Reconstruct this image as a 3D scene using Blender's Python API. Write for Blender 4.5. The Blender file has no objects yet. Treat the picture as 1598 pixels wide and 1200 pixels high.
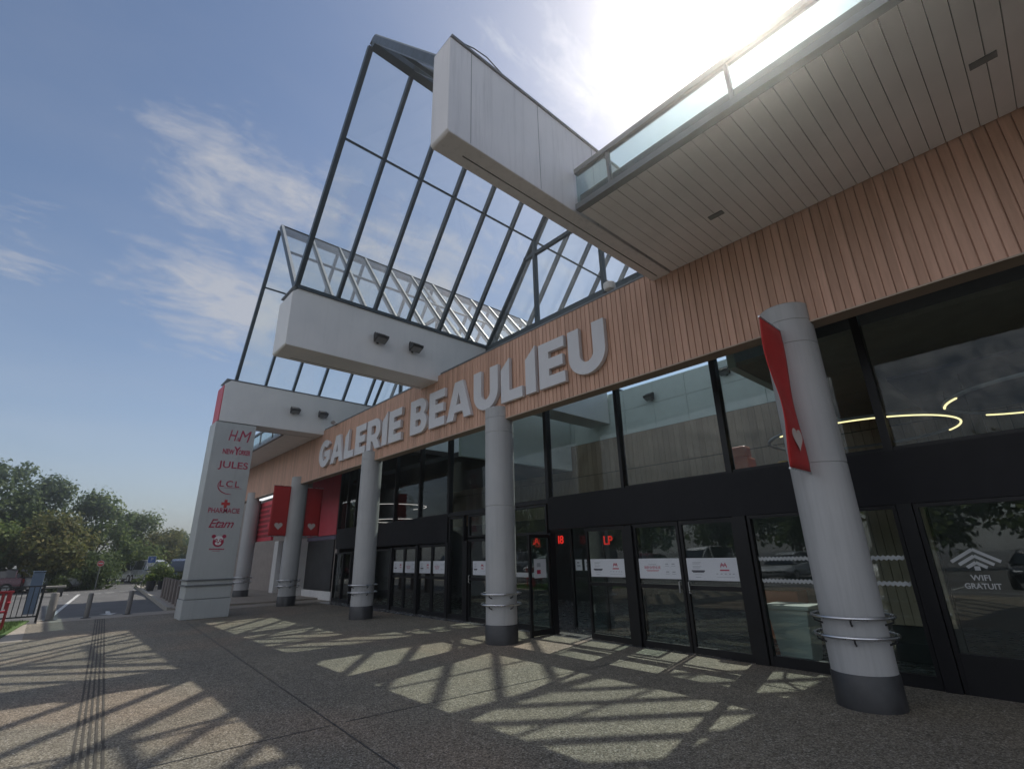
import bpy, bmesh, math, random
from mathutils import Vector, Matrix
R = math.radians
sc = bpy.context.scene
COL = sc.collection

# ------------------------------------------------------------------ camera
YAW, PITCH, ROLL, FPX = 0.834218067, 0.333752545, -0.022074437, 764.737753
cam = bpy.data.cameras.new("camera"); cam.sensor_width = 36.0; cam.lens = 36.0 * FPX / 1598.0
cam.clip_start = 0.05; cam.clip_end = 4000
co = bpy.data.objects.new("camera", cam); COL.objects.link(co)
_f = Vector((-math.sin(YAW) * math.cos(PITCH), math.cos(YAW) * math.cos(PITCH), math.sin(PITCH)))
_r = Vector((math.cos(YAW), math.sin(YAW), 0)); _u = _r.cross(_f)
_rr = _r * math.cos(ROLL) + _u * math.sin(ROLL); _uu = _u * math.cos(ROLL) - _r * math.sin(ROLL)
m = Matrix.Identity(4)
for i in range(3):
    m[i][0] = _rr[i]; m[i][1] = _uu[i]; m[i][2] = -_f[i]; m[i][3] = (0, 0, 1.6)[i]
co.matrix_world = m
sc.camera = co

# ------------------------------------------------------------------ light
SUN = Vector((-0.1437, 0.6154, 0.7750)).normalized()
SUN_EL = math.asin(SUN.z); SUN_AZ = math.atan2(SUN.x, SUN.y)      # azimuth from +Y towards +X
sun = bpy.data.lights.new("sun", 'SUN'); sun.energy = 2.7; sun.angle = R(0.53); sun.color = (1.0, 0.95, 0.86)
so = bpy.data.objects.new("sun", sun); COL.objects.link(so)
so.rotation_euler = SUN.to_track_quat('Z', 'Y').to_euler(); so.location = (-6, 20, 40)

sc.view_settings.view_transform = 'Standard'; sc.view_settings.look = 'None'
sc.view_settings.exposure = 0.66; sc.view_settings.gamma = 1.0; sc.view_settings.use_curve_mapping = False
sc.render.engine = 'CYCLES'
cy = sc.cycles
cy.use_denoising = True; cy.max_bounces = 10; cy.transparent_max_bounces = 24; cy.diffuse_bounces = 3
cy.glossy_bounces = 3; cy.transmission_bounces = 3; cy.caustics_reflective = False; cy.caustics_refractive = False
cy.sample_clamp_indirect = 4.0

# ------------------------------------------------------------------ node helpers
class N:
    def __init__(s, nt): s.nt = nt
    def n(s, t, **kw):
        d = s.nt.nodes.new(t)
        for k, v in kw.items():
            if k.startswith('i_'): d.inputs[k[2:]].default_value = v
            else: setattr(d, k, v)
        return d
    def l(s, a, b): s.nt.links.new(a, b)
    def math(s, op, a, b=None, clamp=False):
        d = s.nt.nodes.new('ShaderNodeMath'); d.operation = op; d.use_clamp = clamp
        for i, v in enumerate((a, b)):
            if v is None: continue
            if isinstance(v, (int, float)): d.inputs[i].default_value = v
            else: s.l(v, d.inputs[i])
        return d.outputs[0]
    def mix(s, fac, a, b, mode='MIX'):
        d = s.nt.nodes.new('ShaderNodeMix'); d.data_type = 'RGBA'; d.blend_type = mode
        for v, k in ((fac, 0), (a, 6), (b, 7)):
            if isinstance(v, (int, float)): d.inputs[k].default_value = v
            elif isinstance(v, tuple): d.inputs[k].default_value = (*v[:3], 1)
            else: s.l(v, d.inputs[k])
        return d.outputs[2]
    def ramp(s, fac, stops):
        d = s.nt.nodes.new('ShaderNodeValToRGB'); e = d.color_ramp.elements
        while len(e) < len(stops): e.new(0.5)
        for el, (p, c) in zip(e, stops):
            el.position = p; el.color = (*c, 1) if len(c) == 3 else c
        s.l(fac, d.inputs[0]); return d.outputs[0]
    def noise(s, vec, scale, detail=4, rough=0.55, dim='3D'):
        d = s.nt.nodes.new('ShaderNodeTexNoise'); d.inputs['Scale'].default_value = scale
        d.inputs['Detail'].default_value = detail; d.inputs['Roughness'].default_value = rough
        if vec is not None: s.l(vec, d.inputs['Vector'])
        return d.outputs['Fac']
    def coord(s, scale=(1, 1, 1), kind='Object'):
        t = s.nt.nodes.new('ShaderNodeTexCoord'); mp = s.nt.nodes.new('ShaderNodeMapping')
        mp.inputs['Scale'].default_value = scale; s.l(t.outputs[kind], mp.inputs['Vector']); return mp.outputs[0]

# ------------------------------------------------------------------ sky
w = bpy.data.worlds.new("World"); sc.world = w; w.use_nodes = True
nt = w.node_tree; nt.nodes.clear(); k = N(nt)
sky = k.n('ShaderNodeTexSky', sky_type='NISHITA', sun_disc=False, sun_elevation=SUN_EL, sun_rotation=SUN_AZ,
          altitude=50, air_density=1.0, dust_density=0.8, ozone_density=1.5)
geo = k.n('ShaderNodeTexCoord'); dirv = geo.outputs['Generated']
sep = k.n('ShaderNodeSeparateXYZ'); k.l(dirv, sep.inputs[0])
den = k.math('ADD', k.math('MAXIMUM', sep.outputs[2], 0.0), 0.22)
cmb = k.n('ShaderNodeCombineXYZ')
k.l(k.math('DIVIDE', sep.outputs[0], den), cmb.inputs[0]); k.l(k.math('DIVIDE', sep.outputs[1], den), cmb.inputs[1])
mp = k.n('ShaderNodeMapping'); mp.inputs['Rotation'].default_value = (0, 0, R(12)); mp.inputs['Scale'].default_value = (1.9, 0.85, 1)
k.l(cmb.outputs[0], mp.inputs[0])
warp = k.n('ShaderNodeTexNoise'); warp.inputs['Scale'].default_value = 2.2; warp.inputs['Detail'].default_value = 4; k.l(mp.outputs[0], warp.inputs['Vector'])
wm = k.n('ShaderNodeVectorMath', operation='MULTIPLY_ADD'); k.l(warp.outputs['Color'], wm.inputs[0]); wm.inputs[1].default_value = (.35, .35, 0); k.l(mp.outputs[0], wm.inputs[2])
wisp = k.noise(wm.outputs[0], 4.6, 12, 0.70)
fine = k.noise(wm.outputs[0], 13.0, 8, 0.62)
blobs = [(-.794, -.045, .606, .06, .5), (-.786, .03, .618, .07, .8), (-.799, .087, .595, .08, 1), (-.798, .142, .585, .075, 1), (-.75, .07, .66, .06, .6),
         (-.903, .047, .428, .075, .75), (-.892, .115, .43, .09, 1), (-.884, .188, .427, .08, 1), (-.905, .16, .39, .07, .8),
         (-.763, .237, .601, .07, .8), (-.745, .356, .564, .08, .9), (-.72, .457, .522, .09, .9), (-.80, .33, .50, .09, .7), (-.9, -.124, .418, .07, .55),
         (-.733, -.094, .674, .05, .3), (-.38, .52, .77, .1, .7), (-.47, .358, .807, .08, .5), (-.6, .6, .5, .2, .6), (-.3, .8, .5, .25, .6),
         (-.775, .19, .60, .06, .9), (-.86, .03, .50, .05, .45), (-.83, .23, .50, .06, .7), (-.15, .62, .77, .16, .75), (.7, -.5, .5, .55, .95), (0, -.85, .5, .6, 1.0), (-.5, -.75, .4, .42, .95), (.9, .1, .45, .4, .8)]  # wide blobs behind the camera: unseen clouds added for fill light
acc = None
for x, y, z, r_, a in blobs:
    d = k.n('ShaderNodeVectorMath', operation='DISTANCE'); k.l(dirv, d.inputs[0])
    v = Vector((x, y, z)).normalized(); d.inputs[1].default_value = v
    q = k.math('DIVIDE', d.outputs['Value'], r_ * 1.4); g = k.math('MULTIPLY', k.math('POWER', 2.718, k.math('MULTIPLY', k.math('MULTIPLY', q, q), -1.0)), a)
    acc = g if acc is None else k.math('MAXIMUM', acc, g)
wv = k.math('ADD', k.math('MULTIPLY', wisp, 0.65), k.math('MULTIPLY', fine, 0.35))
thr = k.math('SUBTRACT', 0.66, k.math('MULTIPLY', acc, 0.37))
dens = k.math('MULTIPLY', k.math('SUBTRACT', wv, thr), 4.2, True)
dens = k.math('MULTIPLY', k.math('POWER', dens, 1.25), 0.72)
veil = k.math('MULTIPLY', k.math('SUBTRACT', k.noise(mp.outputs[0], 1.3, 6, 0.6), 0.42, True), 0.30)
dens = k.math('MAXIMUM', dens, veil)
dens = k.math('MULTIPLY', dens, k.math('MULTIPLY', sep.outputs[2], 6.0, True))
# thin cloud in front of the sun scatters forward: cloud is brighter towards it
ds = k.n('ShaderNodeVectorMath', operation='DOT_PRODUCT'); k.l(dirv, ds.inputs[0]); ds.inputs[1].default_value = SUN
fw = k.math('POWER', k.math('MAXIMUM', ds.outputs['Value'], 0.0), 14.0)
rear_fill = k.math('MULTIPLY', k.math('SUBTRACT', 0.35, ds.outputs['Value']), 1.6, True)  # added brightness for clouds away from the sun, lifts the shaded front
cb = k.math('ADD', k.math('ADD', 4.8, k.math('MULTIPLY', fw, 7.0)), k.math('MULTIPLY', rear_fill, 11.0))
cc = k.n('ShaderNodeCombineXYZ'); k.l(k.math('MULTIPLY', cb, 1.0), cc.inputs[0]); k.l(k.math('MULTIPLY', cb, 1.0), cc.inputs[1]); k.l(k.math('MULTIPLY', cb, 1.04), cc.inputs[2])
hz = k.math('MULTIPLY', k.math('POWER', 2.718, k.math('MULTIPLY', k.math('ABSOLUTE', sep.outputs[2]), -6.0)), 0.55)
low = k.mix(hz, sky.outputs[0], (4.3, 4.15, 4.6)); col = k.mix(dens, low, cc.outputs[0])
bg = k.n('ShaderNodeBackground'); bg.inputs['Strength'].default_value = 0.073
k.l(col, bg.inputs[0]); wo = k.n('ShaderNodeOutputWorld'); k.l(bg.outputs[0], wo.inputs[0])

# ------------------------------------------------------------------ materials
def new_mat(name):
    m = bpy.data.materials.new(name); m.use_nodes = True; m.node_tree.nodes.clear()
    return m, N(m.node_tree)
def pbr(name, col, rough=0.6, metal=0.0, var=0.12, vscale=3.0, bump=0.0, bscale=40.0, spec=0.5, streak=False):
    m, k = new_mat(name)
    b = k.n('ShaderNodeBsdfPrincipled'); o = k.n('ShaderNodeOutputMaterial'); k.l(b.outputs[0], o.inputs[0])
    c = k.coord((1, 1, 0.12) if streak else (1, 1, 1))
    nz = k.noise(c, vscale, 6, 0.6)
    lo = tuple(x * (1 - var) for x in col); hi = tuple(min(1, x * (1 + var)) for x in col)
    k.l(k.ramp(nz, [(0.3, lo), (0.7, hi)]), b.inputs['Base Color'])
    b.inputs['Metallic'].default_value = metal; b.inputs['Specular IOR Level'].default_value = spec
    k.l(k.math('ADD', k.math('MULTIPLY', k.noise(c, vscale * 2.3, 4), 0.25), rough - 0.12), b.inputs['Roughness'])
    if bump:
        bn = k.n('ShaderNodeBump'); bn.inputs['Strength'].default_value = bump; bn.inputs['Distance'].default_value = 0.01
        k.l(k.noise(k.coord(), bscale, 4), bn.inputs['Height']); k.l(bn.outputs[0], b.inputs['Normal'])
    return m
def emit(name, col, s):
    m, k = new_mat(name); e = k.n('ShaderNodeEmission'); e.inputs[0].default_value = (*col, 1); e.inputs[1].default_value = s
    o = k.n('ShaderNodeOutputMaterial'); k.l(e.outputs[0], o.inputs[0]); return m
def glass(name, tint, ior=1.5, boost=1.0, dirt=0.0, dirtcol=(0.75, 0.8, 0.78)):
    m, k = new_mat(name); o = k.n('ShaderNodeOutputMaterial')
    t = k.n('ShaderNodeBsdfTransparent'); t.inputs[0].default_value = (*tint, 1)
    g = k.n('ShaderNodeBsdfGlossy'); g.inputs['Roughness'].default_value = 0.012
    # each pane sits in its frame with a slight bow of its own
    bn = k.n('ShaderNodeBump'); bn.inputs['Strength'].default_value = 0.05; bn.inputs['Distance'].default_value = 0.05
    k.l(k.noise(k.coord(), 1.1, 1), bn.inputs['Height']); k.l(bn.outputs[0], g.inputs['Normal'])
    ge = k.n('ShaderNodeNewGeometry'); dt = k.n('ShaderNodeVectorMath', operation='DOT_PRODUCT'); k.l(ge.outputs['Normal'], dt.inputs[0]); k.l(ge.outputs['Incoming'], dt.inputs[1])
    r0 = ((ior - 1) / (ior + 1)) ** 2 * boost
    om = k.math('SUBTRACT', 1.0, k.math('ABSOLUTE', dt.outputs['Value']), True)
    fac = k.math('ADD', r0, k.math('MULTIPLY', k.math('POWER', om, 5.0), 1 - r0), True)
    mx = k.n('ShaderNodeMixShader'); k.l(fac, mx.inputs[0])
    src = t.outputs[0]
    if dirt:
        tr = k.n('ShaderNodeBsdfTranslucent'); tr.inputs[0].default_value = (*dirtcol, 1)
        df = k.n('ShaderNodeBsdfDiffuse'); df.inputs[0].default_value = (*dirtcol, 1)
        m0 = k.n('ShaderNodeMixShader'); m0.inputs[0].default_value = 0.35; k.l(tr.outputs[0], m0.inputs[1]); k.l(df.outputs[0], m0.inputs[2])
        m1 = k.n('ShaderNodeMixShader')
        dn = k.noise(k.coord((1, 1, 0.35)), 1.4, 7, 0.65); sp = k.noise(k.coord(), 16, 3, 0.6)
        f = k.math('MULTIPLY', k.math('ADD', k.math('MULTIPLY', dn, 1.2), k.math('MULTIPLY', k.math('GREATER_THAN', sp, 0.74), 1.4)), dirt, True)
        k.l(f, m1.inputs[0]); k.l(t.outputs[0], m1.inputs[1]); k.l(m0.outputs[0], m1.inputs[2]); src = m1.outputs[0]
    k.l(src, mx.inputs[1]); k.l(g.outputs[0], mx.inputs[2]); k.l(mx.outputs[0], o.inputs[0]); return m

M = {}
def stained(name, col, amt):
    m, k = new_mat(name); b = k.n('ShaderNodeBsdfPrincipled'); o = k.n('ShaderNodeOutputMaterial'); k.l(b.outputs[0], o.inputs[0]); b.inputs['Roughness'].default_value = .5
    st = k.noise(k.coord((5, 5, .22)), 2.4, 8, .7); br = k.noise(k.coord(), .8, 5, .6)
    f = k.math('MULTIPLY', k.math('MULTIPLY', k.math('SUBTRACT', st, .50), 4.0, True), k.math('ADD', k.math('MULTIPLY', br, 1.2), -.15, True), True)
    c = k.mix(k.math('MULTIPLY', f, amt), col, tuple(x * .52 for x in col)); c = k.mix(1.0, c, k.ramp(k.noise(k.coord(), 1.3, 3), [(.3, (.93, .93, .93)), (.7, (1.04, 1.03, 1.02))]), 'MULTIPLY')
    k.l(c, b.inputs['Base Color']); return m
M['clad_stained'] = stained('white_cladding_with_stains', (0.78, 0.76, 0.755), 1.0)
M['white_paint'] = stained('white_paint', (0.75, 0.75, 0.74), 0.28)
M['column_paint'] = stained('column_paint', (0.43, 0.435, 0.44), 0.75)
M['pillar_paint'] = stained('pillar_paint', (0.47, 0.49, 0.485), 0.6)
M['soffit'] = pbr('soffit_lath', (0.82, 0.80, 0.79), 0.5, var=0.06, vscale=2.0)
M['dark_gap'] = pbr('dark_gap', (0.03, 0.03, 0.03), 0.8, var=0.1)
M['frame_teal'] = pbr('dark_teal_metal', (0.030, 0.048, 0.058), 0.4, var=0.12, spec=0.5)
M['frame_black'] = pbr('black_anodised', (0.010, 0.010, 0.012), 0.45, var=0.15, spec=0.35)
M['flash'] = pbr('grey_flashing', (0.16, 0.17, 0.18), 0.45, metal=0.3)
M['cap_grey'] = pbr('pale_grey_cap', (0.30, 0.32, 0.32), 0.45, metal=0.2)
M['band'] = pbr('black_panel', (0.010, 0.010, 0.013), 0.55, var=0.1, spec=0.25)
M['steel'] = pbr('stainless', (0.55, 0.56, 0.58), 0.28, metal=1.0, var=0.05)
M['base_grey'] = pbr('column_base_coating', (0.045, 0.045, 0.048), 0.42, var=0.2, vscale=6)
M['sign_white'] = pbr('sign_letter_face', (0.66, 0.66, 0.68), 0.45, var=0.03)
M['red'] = pbr('red_banner', (0.52, 0.03, 0.03), 0.6, var=0.08)
M['red_panel'] = pbr('red_panel', (0.55, 0.045, 0.07), 0.5, var=0.08)
M['taupe'] = pbr('taupe_render', (0.30, 0.26, 0.235), 0.7)
M['trim'] = pbr('beige_trim', (0.42, 0.33, 0.25), 0.5)
M['maroon'] = pbr('maroon_rows', (0.22, 0.018, 0.02), 0.6)
M['crimson'] = pbr('crimson_lettering', (0.42, 0.02, 0.07), 0.5)
M['heart'] = pbr('heart_white', (0.7, 0.6, 0.56), 0.6)
M['paper'] = pbr('sticker_white', (0.62, 0.64, 0.68), 0.5, var=0.03)
M['ink'] = pbr('sticker_ink', (0.05, 0.05, 0.07), 0.6)
M['ink_grey'] = pbr('sticker_grey_ink', (0.35, 0.37, 0.4), 0.6)
M['frost'] = pbr('frosted_band', (0.42, 0.44, 0.45), 0.6)
M['tile'] = pbr('white_wall_panel', (0.74, 0.80, 0.78), 0.4, var=0.05)
M['ceil_dark'] = pbr('dark_ceiling', (0.045, 0.043, 0.055), 0.7)
M['ceil_grey'] = pbr('dusky_ceiling', (0.12, 0.105, 0.155), 0.7)
M['ceil_light'] = pbr('grey_ceiling_board', (0.42, 0.38, 0.36), 0.7)
M['in_floor'] = pbr('hall_floor_tile', (0.16, 0.155, 0.15), 0.25, var=0.1)
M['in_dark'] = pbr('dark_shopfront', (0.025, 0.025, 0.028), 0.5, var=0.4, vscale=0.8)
M['rubber'] = pbr('tyre_rubber', (0.012, 0.012, 0.012), 0.8)
M['car_glass'] = pbr('car_glass', (0.012, 0.014, 0.017), 0.08, spec=0.8, var=0.05)
M['trunk'] = pbr('bark', (0.09, 0.065, 0.045), 0.9, var=0.3, vscale=8, bump=0.6, bscale=20)
M['asphalt'] = pbr('asphalt', (0.115, 0.112, 0.11), 0.85, var=0.18, vscale=0.7, bump=0.4, bscale=150)
M['kerb'] = pbr('kerb_concrete', (0.34, 0.32, 0.28), 0.85, var=0.12, bump=0.3)
M['pave'] = pbr('pale_paving', (0.33, 0.29, 0.24), 0.85, var=0.12, vscale=1.2, bump=0.3, bscale=60)
M['marking'] = pbr('road_paint', (0.55, 0.55, 0.53), 0.7, var=0.2, vscale=8)
M['timber_post'] = pbr('weathered_post', (0.19, 0.165, 0.15), 0.75, var=0.2, streak=True, vscale=8)
M['bollard'] = pbr('grey_bollard', (0.20, 0.19, 0.18), 0.6, var=0.12)
M['lens'] = pbr('lamp_lens', (0.18, 0.19, 0.2), 0.15)
M['fixture'] = pbr('black_fixture', (0.02, 0.02, 0.022), 0.5)
M['cabinet'] = pbr('blue_grey_cabinet', (0.13, 0.18, 0.25), 0.5)
M['chair_red'] = pbr('red_lacquer', (0.30, 0.014, 0.02), 0.4)
M['blue_sign'] = pbr('blue_sign', (0.03, 0.1, 0.35), 0.45)
M['bin'] = pbr('pale_bin_plastic', (0.42, 0.44, 0.42), 0.5)
M['yellow'] = pbr('orange_yellow', (0.6, 0.33, 0.03), 0.5)
M['orange'] = pbr('orange_red', (0.55, 0.14, 0.06), 0.5)
M['led'] = emit('led_strip', (1.0, 0.80, 0.40), 1.1)
M['led_dim'] = pbr('led_diffuser_off', (0.30, 0.29, 0.32), 0.5)
M['led_white'] = emit('led_ring', (1.0, 0.86, 0.82), 0.5)
M['led_red'] = emit('led_red', (1.0, 0.04, 0.03), 0.4)
M['lamp_on'] = emit('lit_lamp', (1.0, 0.93, 0.8), 4.0)
M['tube_on'] = emit('lit_tube', (0.95, 0.97, 1.0), 0.75)
M['roof_glass'] = glass('skylight_glass', (0.955, 0.975, 0.97), 1.5, 1.8, 0.085)
M['roof_glass_dusty'] = glass('dusty_skylight_glass', (0.94, 0.97, 0.96), 1.5, 1.8, 0.24)
M['front_glass'] = glass('facade_glass', (0.86, 0.93, 0.915), 1.5, 2.3)
M['upper_glass'] = glass('upper_facade_glass', (0.90, 0.955, 0.945), 1.5, .5)
M['parapet_glass'] = glass('parapet_glass', (0.72, 0.82, 0.83), 1.5, 1.0, 0.18)

def plaza_mat():
    m, k = new_mat('exposed_aggregate')
    b = k.n('ShaderNodeBsdfPrincipled'); o = k.n('ShaderNodeOutputMaterial'); k.l(b.outputs[0], o.inputs[0])
    c = k.coord()
    v = k.n('ShaderNodeTexVoronoi'); v.inputs['Scale'].default_value = 75; k.l(c, v.inputs['Vector'])
    sp = k.n('ShaderNodeSeparateColor'); k.l(v.outputs['Color'], sp.inputs[0])
    stone = k.ramp(sp.outputs[0], [(0.0, (0.10, 0.09, 0.074)), (0.3, (0.235, 0.21, 0.168)), (0.65, (0.315, 0.282, 0.224)), (0.92, (0.41, 0.378, 0.315)), (1.0, (0.55, 0.52, 0.47))])
    edge = k.ramp(v.outputs['Distance'], [(0.35, (1, 1, 1)), (0.75, (0.55, 0.53, 0.5))])
    colr = k.mix(1.0, stone, edge, 'MULTIPLY')
    big = k.ramp(k.noise(c, 0.55, 6, 0.6), [(0.3, (0.82, 0.82, 0.83)), (0.7, (1.12, 1.09, 1.04))])
    colr = k.mix(1.0, colr, big, 'MULTIPLY')
    mid = k.ramp(k.noise(c, 7, 4, 0.6), [(0.35, (0.88, 0.88, 0.88)), (0.65, (1.08, 1.08, 1.08))])
    colr = k.mix(1.0, colr, mid, 'MULTIPLY')
    # pinkish bays and dark gum spots
    pk = k.ramp(k.noise(c, 0.28, 2), [(0.52, (1, 1, 1)), (0.62, (1.07, 0.985, 0.96))]); colr = k.mix(1.0, colr, pk, 'MULTIPLY')
    v2 = k.n('ShaderNodeTexVoronoi'); v2.inputs['Scale'].default_value = 1.9; k.l(c, v2.inputs['Vector'])
    gum = k.ramp(v2.outputs['Distance'], [(0.045, (0.5, 0.5, 0.5)), (0.06, (1, 1, 1))]); colr = k.mix(1.0, colr, gum, 'MULTIPLY')
    # trodden paths, old spills and patches that dried darker
    st = k.math('MULTIPLY', k.math('SUBTRACT', k.noise(k.coord((.55, 1.5, 1)), .9, 8, .68), .54), 5.0, True)
    colr = k.mix(k.math('MULTIPLY', st, .30), colr, (.11, .10, .085))
    sp2 = k.math('MULTIPLY', k.math('SUBTRACT', k.noise(c, 2.6, 3, .5), .66), 14.0, True); colr = k.mix(k.math('MULTIPLY', sp2, .35), colr, (.09, .08, .07))
    v3 = k.n('ShaderNodeTexVoronoi'); v3.inputs['Scale'].default_value = 5.5; k.l(c, v3.inputs['Vector'])
    colr = k.mix(1.0, colr, k.ramp(v3.outputs['Distance'], [(0.035, (0.62, 0.62, 0.62)), (0.05, (1, 1, 1))]), 'MULTIPLY')
    k.l(colr, b.inputs['Base Color']); b.inputs['Roughness'].default_value = 0.82; b.inputs['Specular IOR Level'].default_value = 0.3
    bn = k.n('ShaderNodeBump'); bn.inputs['Strength'].default_value = 0.7; bn.inputs['Distance'].default_value = 0.006
    k.l(v.outputs['Distance'], bn.inputs['Height']); bn.invert = True; k.l(bn.outputs[0], b.inputs['Normal'])
    return m
M['plaza'] = plaza_mat()

def wood_mat(name, a, b_, pitch, dark=(0.6, 0.6, 0.6)):
    m, k = new_mat(name)
    b = k.n('ShaderNodeBsdfPrincipled'); o = k.n('ShaderNodeOutputMaterial'); k.l(b.outputs[0], o.inputs[0])
    c = k.coord((9, 9, 0.8)); g = k.noise(c, 3.0, 7, 0.6)
    cc = k.coord(); s = k.n('ShaderNodeSeparateXYZ'); k.l(cc, s.inputs[0])
    idx = k.math('FLOOR', k.math('DIVIDE', s.outputs[0], pitch))
    wn = k.n('ShaderNodeTexWhiteNoise', noise_dimensions='1D'); k.l(idx, wn.inputs['W'])
    base = k.ramp(g, [(0.3, a), (0.7, b_)])
    tone = k.ramp(wn.outputs['Value'], [(0, (0.85, 0.84, 0.83)), (.5, (1, 1, 1)), (1, (1.10, 1.11, 1.13))])
    k.l(k.mix(1.0, base, tone, 'MULTIPLY'), b.inputs['Base Color'])
    b.inputs['Roughness'].default_value = 0.6
    return m
PITCH_B = 0.105
M['wood'] = wood_mat('wood_slats', (0.53, 0.31, 0.215), (0.66, 0.40, 0.285), PITCH_B)
M['wood_in'] = wood_mat('inner_wood', (0.34, 0.245, 0.175), (0.44, 0.325, 0.235), 0.2)

# ------------------------------------------------------------------ mesh builder (world coordinates in, local out)
def wmat(o):
    mm = Matrix.Identity(4); ch = []
    while o: ch.append(o); o = o.parent
    for q in reversed(ch): mm = mm @ (Matrix.Translation(q.location) @ q.rotation_euler.to_matrix().to_4x4())
    return mm
class MB:
    def __init__(s): s.v = []; s.f = []; s.mi = []; s.sm = []; s.mats = []
    def mid(s, mat):
        if mat not in s.mats: s.mats.append(mat)
        return s.mats.index(mat)
    def add(s, vs, fs, mat, smooth=False):
        o = len(s.v); s.v += [Vector(v) for v in vs]; i = s.mid(mat)
        for f in fs: s.f.append([o + q for q in f]); s.mi.append(i); s.sm.append(smooth)
        return s
    def box(s, x0, x1, y0, y1, z0, z1, mat):
        vs = [(x, y, z) for z in (z0, z1) for y in (y0, y1) for x in (x0, x1)]
        return s.add(vs, [(0, 2, 3, 1), (4, 5, 7, 6), (0, 1, 5, 4), (2, 6, 7, 3), (0, 4, 6, 2), (1, 3, 7, 5)], mat)
    def bar(s, a, b, w, h, mat, up=(0, 0, 1)):
        a, b = Vector(a), Vector(b); d = (b - a).normalized(); up = Vector(up)
        sd = d.cross(up)
        if sd.length < 1e-4: sd = d.cross(Vector((1, 0, 0)))
        sd.normalize(); u = sd.cross(d).normalized()
        c = [sd * (i * w / 2) + u * (j * h / 2) for i, j in ((-1, -1), (1, -1), (1, 1), (-1, 1))]
        vs = [a + q for q in c] + [b + q for q in c]
        return s.add(vs, [(3, 2, 1, 0), (4, 5, 6, 7), (0, 1, 5, 4), (1, 2, 6, 5), (2, 3, 7, 6), (3, 0, 4, 7)], mat)
    def tube(s, pts, r, mat, n=8, caps=True, closed=False):
        pts = [Vector(p) for p in pts]; rs = r if isinstance(r, (list, tuple)) else [r] * len(pts)
        vs = []; L = len(pts)
        for i, p in enumerate(pts):
            a = pts[(i - 1) % L] if (i > 0 or closed) else p; b = pts[(i + 1) % L] if (i < L - 1 or closed) else p
            d = (b - a).normalized(); up = Vector((0, 0, 1)) if abs(d.z) < 0.95 else Vector((1, 0, 0))
            x = d.cross(up).normalized(); y = x.cross(d)
            for q in range(n):
                t = 2 * math.pi * q / n; vs.append(p + (x * math.cos(t) + y * math.sin(t)) * rs[i])
        fs = []
        for i in range(L if closed else L - 1):
            for q in range(n):
                a0, a1 = i * n + q, i * n + (q + 1) % n; b0, b1 = ((i + 1) % L) * n + q, ((i + 1) % L) * n + (q + 1) % n
                fs.append((a0, b0, b1, a1))
        if caps and not closed: fs += [tuple(range(n)), tuple(reversed(range((L - 1) * n, L * n)))]
        return s.add(vs, fs, mat, True)
    def cyl(s, x, y, prof, mat, n=40):            # lathe: prof = [(r, z)...]
        vs = []
        for r, z in prof:
            for q in range(n): t = 2 * math.pi * q / n; vs.append((x + r * math.cos(t), y + r * math.sin(t), z))
        fs = []
        for i in range(len(prof) - 1):
            for q in range(n): fs.append((i * n + q, i * n + (q + 1) % n, (i + 1) * n + (q + 1) % n, (i + 1) * n + q))
        fs += [tuple(reversed(range(n))), tuple(range((len(prof) - 1) * n, len(prof) * n))]
        return s.add(vs, fs, mat, True)
    def prism(s, poly, axis, a0, a1, mat):        # poly of 2D points, extruded along axis
        def P(p, a): return {'x': (a, p[0], p[1]), 'y': (p[0], a, p[1]), 'z': (p[0], p[1], a)}[axis]
        n = len(poly); vs = [P(p, a0) for p in poly] + [P(p, a1) for p in poly]
        fs = [tuple(range(n)), tuple(reversed(range(n, 2 * n)))] + [(i, n + i, n + (i + 1) % n, (i + 1) % n) for i in range(n)]
        return s.add(vs, fs, mat)
    def quad(s, a, b, c, d, mat): return s.add([a, b, c, d], [(0, 1, 2, 3)], mat)
    def build(s, name, parent=None, bevel=0.0):
        me = bpy.data.meshes.new(name)
        inv = wmat(parent).inverted() if parent else Matrix.Identity(4)
        me.from_pydata([inv @ v for v in s.v], [], s.f)
        for mt in s.mats: me.materials.append(M[mt] if isinstance(mt, str) else mt)
        me.polygons.foreach_set('material_index', s.mi); me.polygons.foreach_set('use_smooth', s.sm)
        bm = bmesh.new(); bm.from_mesh(me); bmesh.ops.recalc_face_normals(bm, faces=bm.faces); bm.to_mesh(me); bm.free()
        if any(s.sm): me.set_sharp_from_angle(angle=R(35))
        o = bpy.data.objects.new(name, me); COL.objects.link(o); o.parent = parent
        if bevel:
            bv = o.modifiers.new('bevel', 'BEVEL'); bv.width = bevel; bv.segments = 2; bv.limit_method = 'ANGLE'; bv.angle_limit = R(40)
        return o
def tag(o, label=None, cat=None, group=None, kind=None):
    if label: o['label'] = label
    if cat: o['category'] = cat
    if group: o['group'] = group
    if kind: o['kind'] = kind
    return o
def thing(name, label, cat, loc=(0, 0, 0), rz=0.0, group=None):
    o = bpy.data.objects.new(name, None); COL.objects.link(o); o.location = loc; o.rotation_euler = (0, 0, rz)
    o.empty_display_size = 0.2
    return tag(o, label, cat, group)
def copy_tree(o, parent=None):
    c = o.copy(); COL.objects.link(c); c.parent = parent
    for ch in list(o.children): copy_tree(ch, c)
    return c
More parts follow.
